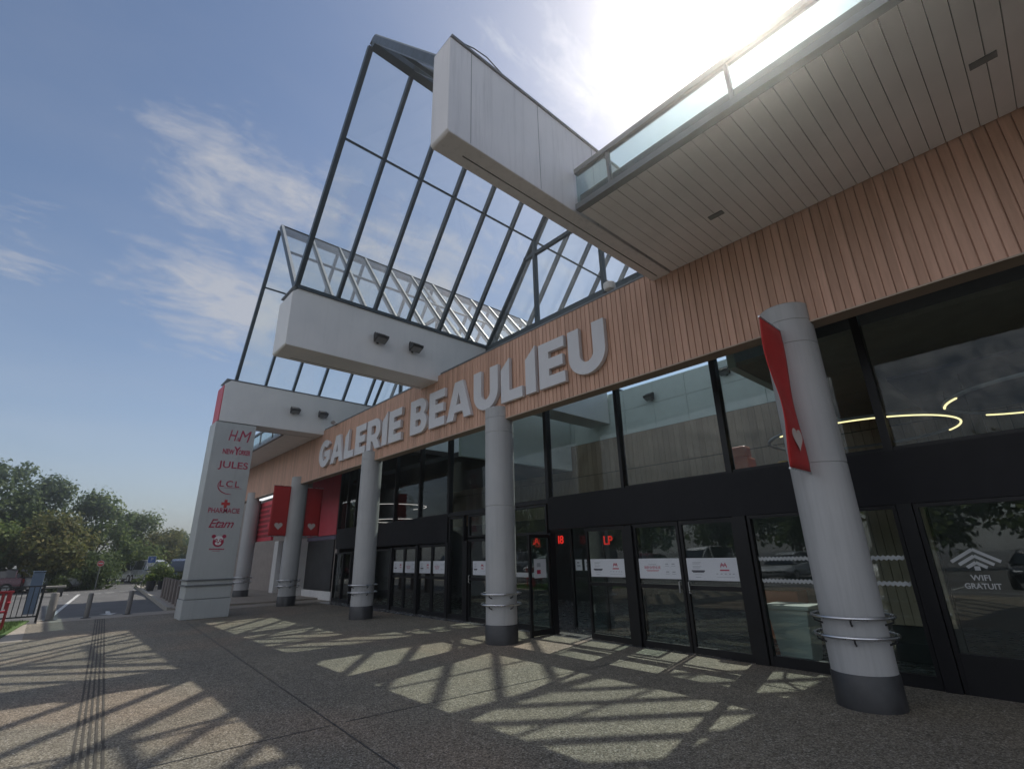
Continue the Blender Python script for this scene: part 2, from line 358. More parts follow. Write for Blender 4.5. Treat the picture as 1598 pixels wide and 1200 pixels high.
def curve_mesh(splines, depth, bevel=0.0):
    """2D closed polygons (holes allowed) -> extruded mesh in XY, thickness centred on z=0"""
    cu = bpy.data.curves.new('outline', 'CURVE'); cu.dimensions = '2D'; cu.fill_mode = 'BOTH'; cu.extrude = depth / 2; cu.bevel_depth = bevel
    for pts in splines:
        sp = cu.splines.new('POLY'); sp.points.add(len(pts) - 1); sp.use_cyclic_u = True
        for q, p in zip(sp.points, pts): q.co = (p[0], p[1], 0, 1)
    return to_mesh(cu)
def text_mesh(txt, size, depth=0.004, offset=0.0, shear=0.0, spacing=1.0):
    cu = bpy.data.curves.new('lettering', 'FONT'); cu.body = txt; cu.size = size; cu.extrude = depth / 2; cu.offset = offset * size
    cu.shear = shear; cu.space_character = spacing; cu.align_x = 'CENTER'; cu.align_y = 'CENTER'; cu.resolution_u = 4
    return to_mesh(cu)
def to_mesh(cu):
    o = bpy.data.objects.new('tmp', cu); COL.objects.link(o)
    dg = bpy.context.evaluated_depsgraph_get(); dg.update()
    me = bpy.data.meshes.new_from_object(o.evaluated_get(dg)); bpy.data.objects.remove(o); bpy.data.curves.remove(cu)
    return [v.co.copy() for v in me.vertices], [tuple(p.vertices) for p in me.polygons], me
def put(mb, geo_, mat, org, right, up, sx=None, sy=None):
    """place a curve mesh on a plane; sx, sy fit its bounds to that width and height"""
    vs, fs, me = geo_; right, up = Vector(right), Vector(up); nrm = right.cross(up)
    x0, x1 = min(v.x for v in vs), max(v.x for v in vs); y0, y1 = min(v.y for v in vs), max(v.y for v in vs)
    kx = sx / (x1 - x0) if sx else 1; ky = sy / (y1 - y0) if sy else 1
    cx, cy_ = ((x0 + x1) / 2, (y0 + y1) / 2) if sx or sy else (0, 0)
    mb.add([Vector(org) + right * ((v.x - cx) * kx) + up * ((v.y - cy_) * ky) + nrm * v.z for v in vs], fs, mat)
    bpy.data.meshes.remove(me)

M['rib'] = pbr('dark_rib', (0.11, 0.10, 0.088), 0.95, spec=0.05)
random.seed(7)
ZB, ZT, YF = 4.377, 5.991, 6.80           # fascia bottom, top, front
def yg(x): return 8.05 - 0.035 * x        # glass front line
# ================================================================== SETTING
mb = MB(); mb.quad((-300, -300, -0.06), (300, -300, -0.06), (300, 300, -0.06), (-300, 300, -0.06), 'asphalt'); tag(mb.build('ground'), kind='structure')
# plaza with saw-cut joints
mb = MB(); mb.box(-20.9, 16, -7.0, 8.9, -0.4, 0.0, 'plaza'); tag(mb.build('plaza'), kind='structure')
mb = MB(); mb.box(-22.0, -20.9, 0.15, 9.4, -0.4, -0.004, 'pave'); mb.box(-20.9, -16.4, -1.15, -0.05, 0.0, 0.004, 'pave'); tag(mb.build('pavement_edge'), kind='structure')
mb = MB(); mb.box(-22.15, -22.0, 0.15, 9.4, -0.4, 0.0, 'kerb'); tag(mb.build('kerb'), kind='structure')
mb = MB()
def joint(x0, y0, x1, y1, wd=0.014, z=0.004, mat='base_grey'):
    d = Vector((x1 - x0, y1 - y0, 0)).normalized(); n = Vector((-d.y, d.x, 0)) * wd / 2
    a, b = Vector((x0, y0, z)), Vector((x1, y1, z)); mb.quad(a - n, b - n, b + n, a + n, mat)
joint(-20.8, 3.50, 12, 1.40)
for x in (-15.2, -10.4, -5.6, -0.8, 4.0): joint(x - 0.35, -6.9, x, 2.25 - 0.0645 * (x + 1)); joint(x, 2.35 - 0.0645 * (x + 1), x + 0.37, 8.0)
tag(mb.build('paving_joints'), kind='structure')
mb = MB()
for i in range(5):
    joint(-20.8, 1.48 + i * 0.052, -4.0, 0.36 + i * 0.052, 0.022, 0.004 + 0.0005 * i, 'rib')
tag(mb.build('tactile_paving_strip'), kind='structure')
# road beyond the bollards
mb = MB(); mb.quad((-46, 0.62, -0.052), (-22.15, 0.62, -0.052), (-22.15, 3.6, -0.052), (-46, 5.2, -0.052), 'asphalt'); tag(mb.build('road'), kind='structure')
mb = MB()
def paint(pts): mb.quad(*[(x, y, -0.044) for x, y in pts], 'marking')
paint([(-39.6, 1.72), (-23.0, 0.36), (-23.0, 0.48), (-39.6, 1.86)])
for x, y in ((-40.6, 1.1), (-39.4, 2.5), (-40.0, 3.2), (-40.8, 3.95), (-41.5, 4.7), (-41.0, .3), (-41.4, -.6)): paint([(x - .12, y - .2), (x + .12, y - .2), (x + .12, y + .25), (x - .12, y + .25)])
paint([(-24.6, 1.98), (-23.4, 1.9), (-23.4, 2.04), (-24.6, 2.1)]); paint([(-23.5, 1.72), (-22.7, 1.97), (-23.5, 2.24), (-23.4, 1.98)])
for x in (-30, -33, -36, -39): paint([(x, -9), (x + .12, -9), (x + .12, -4), (x, -4)])
for i in range(14): paint([(-49.5 + i * 4.9, -15.6), (-49.38 + i * 4.9, -15.6), (-49.38 + i * 4.9, -10.4), (-49.5 + i * 4.9, -10.4)])
paint([(-40, -9.2), (14, -9.2), (14, -9.05), (-40, -9.05)])
tag(mb.build('road_marking'), kind='structure')
mb = MB(); mb.add([(-22.15, 3.62, 0.06), (-46, 5.2, 0.06), (-46, 12, 0.06), (-22.15, 9.4, 0.06), (-22.15, 3.62, -.4), (-46, 5.2, -.4), (-46, 12, -.4), (-22.15, 9.4, -.4)],
                  [(0, 3, 2, 1), (0, 1, 5, 4), (1, 2, 6, 5), (3, 0, 4, 7)], 'pave'); tag(mb.build('pavement'), kind='structure')
mb = MB(); mb.bar((-22.2, 3.56, 0.0), (-46, 5.14, 0.0), 0.14, 0.2, 'kerb'); tag(mb.build('roadside_kerb'), kind='structure')
mb = MB(); mb.box(-60, -22.2, -3.2, -2.9, -.3, 0.06, 'kerb'); tag(mb.build('parking_kerb'), kind='structure')

# ================================================================== SHOPPING CENTRE
B = thing('shopping_centre', 'shopping centre front with timber fascia, white roof beams and pitched glass canopies', 'building', (-8, 8.3, 0))
# --- timber fascia: boards with open joints
mb = MB(); x0, x1 = -31.8, 10.0
n = int((x1 - x0) / PITCH_B); prof = []
for i in range(n):
    a = math.floor(x0 / PITCH_B) * PITCH_B + i * PITCH_B
    gw = 0.013 if i % 2 else 0.006
    prof += [(a + gw / 2, YF + .022), (a + gw / 2 + .002, YF), (a + PITCH_B - gw / 2 - .002, YF), (a + PITCH_B - gw / 2, YF + .022)]
vs = [(x, y, ZB + .03) for x, y in prof] + [(x, y, ZT + .16) for x, y in prof]; L = len(prof)
mb.add(vs, [(i, i + 1, L + i + 1, L + i) for i in range(L - 1)], 'wood')
mb.build('timber_cladding', B)
mb = MB(); mb.box(x0, x1, YF + .03, YF + .26, ZB + .03, ZT + .15, 'dark_gap'); mb.build('fascia_wall', B)
mb = MB(); mb.box(x0, x1, YF - .006, YF + .27, ZB + .008, ZB + .028, 'trim'); mb.build('fascia_trim', B)
mb = MB(); mb.box(-18.0, -11.4, YF - .012, YF + .27, ZT + .162, ZT + .2, 'flash'); mb.box(-10.3, -3.9, YF - .012, YF + .27, ZT + .162, ZT + .2, 'flash'); mb.build('fascia_capping', B)
# --- beams (gutter boxes) running in over the entrance
def beam(xl, xr, y0, y1, mat, red=False):
    mb = MB(); z0, z1 = ZT, 7.43
    ch = .02 if mat == 'clad_stained' else .17
    mb.prism([(y0 + .03, z0), (y1, z0), (y1, z1), (y0 + ch, z1), (y0, z1 - ch * .9), (y0, z0 + .03)], 'x', xl, xr, mat)
    o = mb.build('beam', B, 0.012)
    mb = MB(); mb.box(xl - .02, xr + .02, y0 + .02, y1, z1 + .003, z1 + .035, 'flash'); mb.build('capping', o)
    mb = MB(); mb.box(xl + .14, xl + .155, y0 + .35, 6.7, z0 - .004, z0 - .0005, 'dark_gap'); mb.build('drip_groove', o)
    if red:
        mb = MB(); mb.box(xl + .02, xr - .02, y0 - .03, y0 - .004, z0 + .02, z1 - .2, 'red_panel'); mb.build('end_panel', o)
    return o
b1 = beam(-3.84, -3.50, 2.30, 14.2, 'clad_stained')
b2 = beam(-11.30, -10.43, 2.88, 14.2, 'white_paint')
b3 = beam(-18.95, -18.10, 3.30, 14.2, 'white_paint', True)
# hair-line sheet joints and a loose flashing wire on the near beam
for y in (2.62, 3.75, 4.9, 6.1): mb = MB(); mb.box(-3.4995, -3.497, y, y + .006, ZT + .02, 7.42, 'flash'); mb.build('sheet_joint', b1)
mb = MB(); mb.tube([(-3.5, 2.45, 7.46), (-3.49, 2.65, 7.52), (-3.48, 2.85, 7.53), (-3.49, 3.1, 7.47)], 0.008, 'fixture', 6); mb.build('loose_wire', b1)
# --- slatted soffits with glazed edge, right and left of the beams
def soffit(xa, xb, lights, mull, seed, ye=4.42):
    mb = MB(); p = 0.148; x = xa; rnd = random.Random(seed)
    while x < xb - .01:
        e = min(x + p - .008, xb); mb.box(x, e, ye + .05, YF - .03, ZT + rnd.uniform(0, .002), ZT + .03, 'soffit'); x += p
    mb.box(xa, xb, ye + .05, YF - .03, ZT + .034, ZT + .05, 'dark_gap')
    s = mb.build('soffit', B)
    for lx, ly in lights: mb = MB(); mb.box(lx - .10, lx + .10, ly - .045, ly + .045, ZT - .012, ZT - .001, 'flash'); mb.build('recessed_light', s)
    g = MB(); g.box(xa, xb, ye - .005, ye + .005, ZT + .07, 6.58, 'parapet_glass'); gl = g.build('glass_parapet', B)
    f = MB(); f.box(xa, xb, ye - .06, ye + .04, ZT - .02, ZT + .07, 'flash'); f.box(xa, xb, ye - .04, ye + .04, 6.58, 6.66, 'flash')
    for q in mull: f.box(q - .02, q + .02, ye - .025, ye + .025, ZT + .07, 6.58, 'flash')
    f.build('parapet_frame', gl)
soffit(-3.45, 10, [(-2.27, 5.95), (0.52, 5.73), (3.3, 5.6)], [-2.9, -1.3, .3, 1.9, 3.5, 5.1, 6.7], 1)
soffit(-31.8, -18.97, [], [-20.2, -21.8, -23.4, -25, -26.6, -28.2, -29.8], 2, 5.6)
mb = MB(); mb.box(-3.48, 10, 4.52, 14.5, 6.2, 6.32, 'ceil_dark'); mb.build('roof', B)
mb = MB(); mb.box(-31.8, -19.0, 5.72, 14.5, 6.2, 6.32, 'ceil_dark'); mb.build('roof', B)
# --- columns
def column(X, cap=True):
    Yc = 6.871
    mb = MB(); r = .31
    mb.cyl(X, Yc, [(r, .33), (r, 2.548), (r - .008, 2.552), (r - .008, 2.562), (r, 2.566), (r, 4.10), (r - .008, 4.104), (r - .008, 4.114), (r, 4.118),
                   (r, 4.42), (r - .008, 4.424), (r - .008, 4.434), (r, 4.438), (r, 4.66), (r - .012, 4.672)], 'column_paint', 48)
    c = mb.build('column', B)
    mb = MB(); mb.cyl(X, Yc, [(r + .012, -.02), (r + .012, .322), (r + .004, .334)], 'base_grey', 48); mb.build('column_base', c)
    for z in (.88, .69):
        mb = MB(); R_ = r + .085
        pts = [(X + R_ * math.cos(t), Yc + R_ * math.sin(t), z) for t in [2 * math.pi * i / 40 for i in range(40)]]
        mb.tube(pts, .017, 'steel', 8, closed=True)
        for a in (-2.5, -1.35, -.1, 1.1, 2.3):
            dx, dy = math.cos(a), math.sin(a)
            mb.tube([(X + dx * R_, Yc + dy * R_, z), (X + dx * (R_ - .005), Yc + dy * (R_ - .005), z - .045), (X + dx * (r - .02), Yc + dy * (r - .02), z - .085)], .010, 'fixture', 6)
        mb.build('handrail', c)
    return c
COLX = [-1.98, -8.03, -14.09, -20.23, -26.28]
for X in COLX: column(X)
# --- pitched glass canopies
def skylight(xl, xr, zl, zr, xa, za, yl, yr, y1, gm='roof_glass'):
    """two glazed slopes between beams; yl, yr = front end at left and right foot"""
    ya = yl + (yr - yl) * (xa - xl) / (xr - xl); sk = None
    apex = lambda y: Vector((xa, y, za))
    mb = MB(); mb.box(xa - .10, xa + .10, ya, y1, za - .16, za + .02, 'frame_teal'); sk = mb.build('skylight', B)
    mb = MB(); mb.prism([(xa - .13, za + .024), (xa + .13, za + .024), (xa, za + .09)], 'y', ya - .02, y1, 'flash'); mb.build('ridge_cap', sk)
    for xf, zf, yf in ((xl, zl, yl), (xr, zr, yr)):
        sgn = 1 if xf > xa else -1
        nrm = Vector((za - zf if sgn > 0 else -(za - zf), 0, abs(xf - xa))).normalized()
        step = .955; i = 0
        n = int((y1 - yf) / step)
        for i in range(n + 1):
            yb = yf + i * step; yt = (ya if i == 0 else yb + (ya - yf) * (1 - i / (n + 1)))
            mb = MB(); wd = .075 if i else .10
            mb.bar(Vector((xf, yb, zf)), Vector((xa + sgn * .1, yt, za - .07)), wd, .13, 'frame_teal', nrm)
            mb.bar(Vector((xf, yb, zf)) + nrm * .078, Vector((xa + sgn * .1, yt, za - .07)) + nrm * .078, wd * .8, .022, 'cap_grey', nrm); mb.build('rafter', sk)
        fr = .63; px, pz = xf + (xa - xf) * fr, zf + (za - zf) * fr
        mb = MB(); mb.bar(Vector((px, yf + (ya - yf) * fr, pz)) - nrm * .01, Vector((px, y1, pz)) - nrm * .01, .05, .07, 'frame_teal', nrm); mb.build('purlin', sk)
        mb = MB(); mb.bar((xf, yf, zf - .02), (xf, y1, zf - .02), .16, .08, 'frame_teal'); mb.build('foot_rail', sk)
        mb = MB(); off = nrm * .055
        mb.quad(Vector((xf, yf, zf)) + off, Vector((xf, y1, zf)) + off, Vector((xa + sgn * .1, y1, za - .07)) + off, Vector((xa + sgn * .1, ya, za - .07)) + off, gm); mb.build('glazing', sk)
    return sk
sk1 = skylight(-10.46, -3.80, 7.45, 7.45, -7.10, 11.58, 2.96, 2.68, 15.2)
sk2 = skylight(-18.20, -11.22, 7.45, 7.45, -14.70, 11.70, 3.62, 3.28, 15.2, 'roof_glass_dusty')
# glazed gable ends in the plane of the front
def gable(xl, xr, xa, za, y, mids, sk):
    mb = MB(); z0 = 7.28
    mb.box(xl, xr, y - .07, y + .07, z0, z0 + .16, 'frame_teal')
    for xm in mids:
        t = (xm - xl) / (xa - xl) if xm < xa else (xr - xm) / (xr - xa)
        mb.box(xm - .045, xm + .045, y - .06, y + .06, 6.6, z0, 'frame_teal'); mb.box(xm - .045, xm + .045, y - .06, y + .06, z0 + .16, 7.45 + (za - 7.45) * t - .1, 'frame_teal')
    for xf in (xl, xr): mb.bar((xf, y, 7.45), (xa, y, za - .1), .07, .10, 'frame_teal', (0, 1, 0))
    h = za - 2.0
    e = (za - h) / (za - 7.45)
    mb.box(xa - (xa - xl) * e, xa + (xr - xa) * e, y - .05, y + .05, h - .05, h + .05, 'frame_teal')
    o = mb.build('gable_frame', sk)
    mb = MB(); mb.add([(xl, y, z0 + .16), (xr, y, z0 + .16), (xa, y, za - .1)], [(0, 1, 2)], 'roof_glass'); mb.build('gable_glazing', sk)
gable(-10.43, -3.84, -7.10, 11.58, 8.5, (-8.3, -6.05), sk1)
gable(-18.1, -11.3, -14.70, 11.70, 8.7, (-15.9, -13.5), sk2)

# --- glazed front
bays = [(-20.6, -19.75), (-19.75, -18.9), (-18.9, -17.3), (-17.3, -15.6), (-15.6, -13.9), (-13.9, -12.2), (-12.2, -10.2), (-10.2, -8.0), (-8.0, -5.85), (-5.85, -3.66), (-3.66, -1.45), (-1.45, .75), (.75, 2.95), (2.95, 5.2)]
def zt(x): return 2.80 if x > -4 else 2.80 + (x + 4) * .008        # top of the black panel
def zb_(x): return 2.11 if x > -4 else 2.11 + (x + 4) * .018
def wx(mb, xa, xb, d0, d1, z0, z1, mat):                            # box that follows the glass line
    ya, yb = yg(xa), yg(xb)
    vs = [(xa, ya + d0, z0), (xb, yb + d0, z0), (xb, yb + d1, z0), (xa, ya + d1, z0), (xa, ya + d0, z1), (xb, yb + d0, z1), (xb, yb + d1, z1), (xa, ya + d1, z1)]
    mb.add(vs, [(0, 3, 2, 1), (4, 5, 6, 7), (0, 1, 5, 4), (1, 2, 6, 5), (2, 3, 7, 6), (3, 0, 4, 7)], mat)
mb = MB()
for a, b in ((-20.6, -12.2), (-10.2, -8.0), (-8.0, -1.45), (-1.45, 5.2)):
    if a == -10.2: wx(mb, a, b, -.05, .05, zt(b) - .07, zt(b), 'frame_black'); continue
    wx(mb, a, b, -.06, .06, zb_(b), zt(b), 'band')
wx(mb, -12.2, -10.2, -.05, .05, zt(-11) - .08, zt(-11), 'frame_black')
mb.build('black_spandrel', B)
for a, b in bays:
    top = 7.2 if a < -3.7 and a > -18 else 6.1
    mb = MB(); wd = .05 if a in (-3.66, -8.0, -1.45, -12.2) else .035
    wx(mb, a - wd, a + wd, -.06, .10, zt(a), top, 'frame_black'); wx(mb, a + wd, b - .035, -.03, .05, zt(a) + .002, zt(a) + .05, 'frame_black')
    wi = mb.build('window', B)
    mb = MB(); wx(mb, a + wd, b - .035, .0, .008, zt(a) + .05, top, 'upper_glass'); mb.build('pane', wi)

def sticker(door, xa, xb, z0, z1, kind, d=-.012):
    mb = MB(); wx(mb, xa, xb, d - .003, d, z0, z1, 'paper')
    wd, h = xb - xa, z1 - z0; dd = d - .0045
    right = Vector((1, -.035, 0)).normalized(); up = Vector((0, 0, 1))
    def P(u, v): x = xa + wd * u; return Vector((x, yg(x) + dd, z0 + h * v))
    def line(u0, u1, v, t, mat): a, b = P(u0, v), P(u1, v); q = up * t / 2; mb.quad(a - q, b - q, b + q, a + q, mat)
    if kind == 'welcome':
        put(mb, text_mesh('BIENVENUE', .1, .0, .004), 'crimson', P(.34, .55), right, up, wd * .40, h * .13)
        line(.18, .5, .42, .008, 'crimson'); line(.24, .44, .70, .008, 'ink_grey'); line(.2, .48, .36, .006, 'crimson')
        for u in (.70, .85):
            for v in (.34, .72):
                line(u - .035, u + .035, v, .018, 'ink_grey'); line(u - .05, u + .05, v - .1, .006, 'ink_grey')
    else:
        for i, v in enumerate((.80, .74, .62, .56)): line(.12, .30 - .03 * (i % 2), v, .008, 'ink_grey')
        line(.09, .36, .42, .022, 'ink'); line(.11, .34, .36, .012, 'ink'); line(.15, .30, .26, .006, 'ink_grey'); line(.16, .27, .14, .008, 'ink_grey')
        c = P(.74, .70); s_ = h * .14                                   # twin-peak emblem
        for k_ in (0, .45):
            zig = [(-1.1, -.5), (-.55, .5), (0, -.2), (.55, .5), (1.1, -.5)]
            for (ax, ay), (bx, by) in zip(zig, zig[1:]):
                mb.bar(c + right * ax * s_ + up * (ay - k_) * s_, c + right * bx * s_ + up * (by - k_) * s_, .003, .008, 'crimson')
        line(.66, .84, .46, .020, 'crimson'); 
        for u in (.60, .68, .76, .84, .91): line(u - .018, u + .018, .30, .014, 'ink_grey')
        line(.58, .92, .16, .006, 'ink_grey')
    mb.build('sticker', door)
def leaf(xa, xb, z1, kick, st=None, handle=None):
    mb = MB(); t = .05
    wx(mb, xa, xa + t, -.025, .03, .015, z1, 'frame_black'); wx(mb, xb - t, xb, -.025, .03, .015, z1, 'frame_black')
    wx(mb, xa + t, xb - t, -.025, .03, z1 - .07, z1, 'frame_black'); wx(mb, xa + t, xb - t, -.025, .03, .015, .015 + kick, 'frame_black')
    wx(mb, xa + t, xb - t, -.02, .025, .98, 1.05, 'frame_black')
    d = mb.build('door', B)
    mb = MB(); wx(mb, xa + t, xb - t, .0, .008, .015 + kick, .98, 'front_glass'); wx(mb, xa + t, xb - t, .0, .008, 1.05, z1 - .07, 'front_glass'); mb.build('pane', d)
    if handle:
        mb = MB(); hx = xa + .08 if handle < 0 else xb - .08
        mb.tube([(hx, yg(hx) - .03, .92), (hx, yg(hx) - .07, .93), (hx, yg(hx) - .07, 1.1), (hx, yg(hx) - .03, 1.11)], .012, 'steel', 6); mb.build('handle', d)
    if st: sticker(d, xa + t + .01 if st[1] is None else st[1], xb - t - .01 if st[2] is None else st[2], st[3], st[4], st[0])
    return d
def shopwin(xa, xb, z1, kick, transom=None):
    mb = MB(); t = .045
    wx(mb, xa, xa + t, -.05, .05, .0, z1, 'frame_black'); wx(mb, xb - t, xb, -.05, .05, .0, z1, 'frame_black')
    wx(mb, xa + t, xb - t, -.045, .045, .0, kick, 'frame_black'); wx(mb, xa + t, xb - t, -.045, .045, z1 - .05, z1 - .002, 'frame_black')
    if transom: wx(mb, xa + t, xb - t, -.04, .04, transom, transom + .06, 'frame_black')
    w_ = mb.build('window', B)
    mb = MB(); wx(mb, xa + t, xb - t, .0, .008, kick, z1 - .05, 'front_glass'); mb.build('pane', w_)
    return w_
def post(mb, x, wd, z1): wx(mb, x - wd / 2, x + wd / 2, -.075, .075, 0, z1, 'frame_black')
for x, wd in ((-1.45, .16), (-3.62, .20), (-5.84, .20), (-8.0, .12), (-10.2, .10), (-11.28, .18), (-12.2, .14), (-13.9, .14), (-15.6, .12), (-17.3, .12), (-18.9, .1), (.8, .14), (3.0, .14)):
    mb = MB(); post(mb, x, wd, zb_(x) - .002); mb.build('door_post', B)
# near double door, its left neighbour with one leaf swung out, then the doors further along
leaf(-5.73, -4.76, 2.10, .10, ('welcome', None, None, 1.14, 1.48), 1); leaf(-4.74, -3.73, 2.10, .10, ('shop', None, None, 1.13, 1.48), -1)
leaf(-6.95, -5.95, 2.09, .10, ('shop', -6.86, -6.01, 1.15, 1.48))
leaf(-13.83, -13.06, 1.93, .1, ('shop', None, None, 1.13, 1.47)); leaf(-13.04, -12.28, 1.93, .1, ('welcome', None, None, 1.13, 1.47))
leaf(-15.53, -14.76, 1.9, .1, ('shop', None, None, 1.13, 1.47)); leaf(-14.74, -13.98, 1.9, .1, ('welcome', None, None, 1.13, 1.47))
leaf(-11.18, -10.26, 2.02, .1, ('shop', -10.98, -10.42, 1.12, 1.46), -1)
for a, b in ((-20.6, -19.75), (-19.75, -18.96), (-18.84, -17.37), (-17.23, -15.67)): shopwin(a, b, zb_(a) - .002, .12)
shopwin(-12.12, -11.38, zt(-12) - .09, .12); mb = MB(); za_, zb2 = 2.06, zt(-11) - .09
wx(mb, -11.18, -11.13, -.04, .04, za_, zb2, 'frame_black'); wx(mb, -10.31, -10.26, -.04, .04, za_, zb2, 'frame_black'); wx(mb, -11.13, -10.31, -.04, .04, za_, za_ + .05, 'frame_black'); wx(mb, -11.13, -10.31, -.04, .04, zb2 - .05, zb2, 'frame_black')
wq = mb.build('window', B); mb = MB(); wx(mb, -11.13, -10.31, 0, .008, za_ + .05, zb2 - .05, 'front_glass'); mb.build('pane', wq)
w8 = shopwin(-10.14, -8.07, zt(-9) - .075, .12, 2.02)
mb = MB(); wx(mb, -10.09, -8.12, -.008, -.004, 1.10, 1.20, 'frost'); mb.build('white_band', w8)
w3 = shopwin(-3.5, -1.54, 2.108, .14); w1 = shopwin(-1.36, .72, 2.108, .42); shopwin(.88, 2.92, 2.108, .42); shopwin(3.08, 5.2, 2.108, .42)
def zigzag(wi, xa, xb, zc, h):
    mb = MB(); n = int((xb - xa) / .055); top = []; bot = []
    for i in range(2 * n + 1):
        x = xa + (xb - xa) * i / (2 * n); o = .022 if i % 2 else 0
        top.append((x, yg(x) - .006, zc + h / 2 - o)); bot.append((x, yg(x) - .006, zc - h / 2 + (.022 - o)))
    vs = top + bot; L = len(top); mb.add(vs, [(i, i + 1, L + i + 1, L + i) for i in range(L - 1)], 'frost'); mb.build('safety_band', wi)
zigzag(w3, -3.44, -1.6, 1.46, .07); zigzag(w3, -3.44, -1.6, 1.15, .07)
# wifi transfer on the right-hand pane
mb = MB(); rt = Vector((1, -.035, 0)).normalized(); up = Vector((0, 0, 1)); yw = lambda x: yg(x) - .006
def chev(cx, cz, s_, t):
    pts = [(-s_, -s_ * .62), (0, 0), (s_, -s_ * .62)]
    for (ax, az), (bx, bz) in zip(pts, pts[1:]): mb.bar((cx + ax, yw(cx + ax), cz + az), (cx + bx, yw(cx + bx), cz + bz), .002, t, 'frost')
for i, s_ in enumerate((.22, .155, .09)): chev(-.93, 1.545 - i * .072, s_, .034)
mb.cyl(-.93, yw(-.93), [(.001, 0)], 'frost', 3) if False else None
mb.box(-.955, -.905, yw(-.93) - .001, yw(-.93) + .001, 1.315, 1.36, 'frost')
mb.build('wifi_emblem', w1); mb = MB()
put(mb, text_mesh('WIFI', .1, .002, .02), 'frost', (-.93, yw(-.93), 1.235), rt, up, .17, .062)
put(mb, text_mesh('GRATUIT', .1, .002, .02), 'frost', (-.93, yw(-.93), 1.145), rt, up, .32, .062)
mb.build('wifi_lettering', w1)
# side leaf swung out towards the plaza
mb = MB(); mb.box(-8.02, -7.97, 7.62, 7.68, 0, 2.0, 'frame_black'); mb.box(-8.02, -7.97, 8.2, 8.24, 0, 2.0, 'frame_black'); mb.box(-8.02, -7.97, 7.68, 8.2, 1.93, 2.0, 'frame_black'); mb.box(-8.02, -7.97, 7.68, 8.2, .02, .12, 'frame_black')
od = mb.build('door', B); tag(od, 'narrow glass leaf standing out from the front')
mb = MB(); mb.box(-8.0, -7.992, 7.68, 8.2, .12, 1.93, 'front_glass'); mb.build('pane', od)
mb = MB(); mb.box(-7.986, -7.984, 7.76, 8.12, 1.12, 1.50, 'paper'); mb.box(-7.9835, -7.982, 7.84, 7.95, 1.2, 1.28, 'crimson'); mb.box(-7.9835, -7.982, 7.84, 7.95, 1.34, 1.42, 'ink_grey'); mb.build('sticker', od)

# inner glazed screen of the draught lobby
mb = MB(); yi = 9.35
for x in (-8.3, -7.35, -6.4, -5.45): mb.box(x - .03, x + .03, yi - .03, yi + .03, 0.01, 2.15, 'frame_black')
mb.box(-8.33, -5.42, yi - .032, yi + .032, 2.155, 2.25, 'frame_black'); lob = mb.build('lobby_screen', B)
mb = MB(); mb.box(-8.27, -7.38, yi - .004, yi + .004, .02, 2.15, 'upper_glass'); mb.box(-6.37, -5.48, yi - .004, yi + .004, .02, 2.15, 'upper_glass'); mb.build('pane', lob)
for xa, xb, z in ((-8.2, -8.0, 1.22), (-7.92, -7.5, 1.22), (-6.3, -5.8, 1.2)):
    mb = MB(); mb.box(xa, xb, yi - .012, yi - .008, z, z + .24, 'paper'); mb.box(xa + .05, xb - .05, yi - .0135, yi - .0125, z + .08, z + .12, 'ink_grey'); mb.box(xa + .05, xb - .08, yi - .0135, yi - .0125, z + .16, z + .18, 'ink'); mb.build('notice', lob)
# --- hall behind the glass
mb = MB(); mb.quad((-20.6, 8.12, 0.004), (5.2, 8.12, 0.004), (5.2, 14.3, 0.004), (-20.6, 14.3, 0.004), 'in_floor'); tag(mb.build('hall_floor'), kind='structure')
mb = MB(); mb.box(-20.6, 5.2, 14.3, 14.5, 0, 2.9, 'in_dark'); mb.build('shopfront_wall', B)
mb = MB(); x = -20.6
while x < 5.1: mb.box(x + .004, x + .196, 14.27, 14.29, 2.9, 4.28, 'wood_in'); mb.box(x + .004, x + .196, 14.25, 14.29, 4.30, 5.48, 'wood_in'); x += .2
mb.box(-20.6, 5.2, 14.292, 14.298, 2.9, 5.48, 'dark_gap'); mb.build('timber_wall', B)
mb = MB(); x = -20.6
while x < -3.6: mb.box(x + .006, x + 1.194, 14.27, 14.298, 5.5, 6.36, 'tile'); mb.box(x + .006, x + 1.194, 14.27, 14.298, 6.372, 7.12, 'tile'); x += 1.2
mb.box(-20.6, -3.6, 14.2985, 14.31, 5.49, 7.12, 'flash'); mb.build('panel_wall', B)
mb = MB(); mb.box(-20.6, -12.5, 9.0, 14.2, 4.55, 4.7, 'ceil_dark'); mb.box(-12.5, -12.35, 9.0, 14.2, 4.55, 7.3, 'tile'); mb.build('low_ceiling', B)
mb = MB(); mb.box(-3.3, 5.2, 8.32, 14.2, 4.62, 4.7, 'ceil_light'); mb.box(-3.46, -3.32, 8.32, 14.2, 4.62, 7.3, 'tile'); mb.box(-1.6, 5.2, 10.2, 14.2, 4.3, 4.36, 'ceil_grey'); mb.build('suspended_ceiling', B)
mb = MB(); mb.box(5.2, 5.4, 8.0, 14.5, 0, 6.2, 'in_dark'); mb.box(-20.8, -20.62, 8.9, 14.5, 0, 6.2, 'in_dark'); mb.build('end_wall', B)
mb = MB(); x = -2.7
while x < -1.5: mb.box(x + .004, x + .116, 9.6, 9.66, .5, 2.6, 'wood_in'); x += .12
mb.box(-2.72, -1.48, 9.665, 9.75, 0.01, 2.6, 'dark_gap'); mb.build('timber_screen', B)
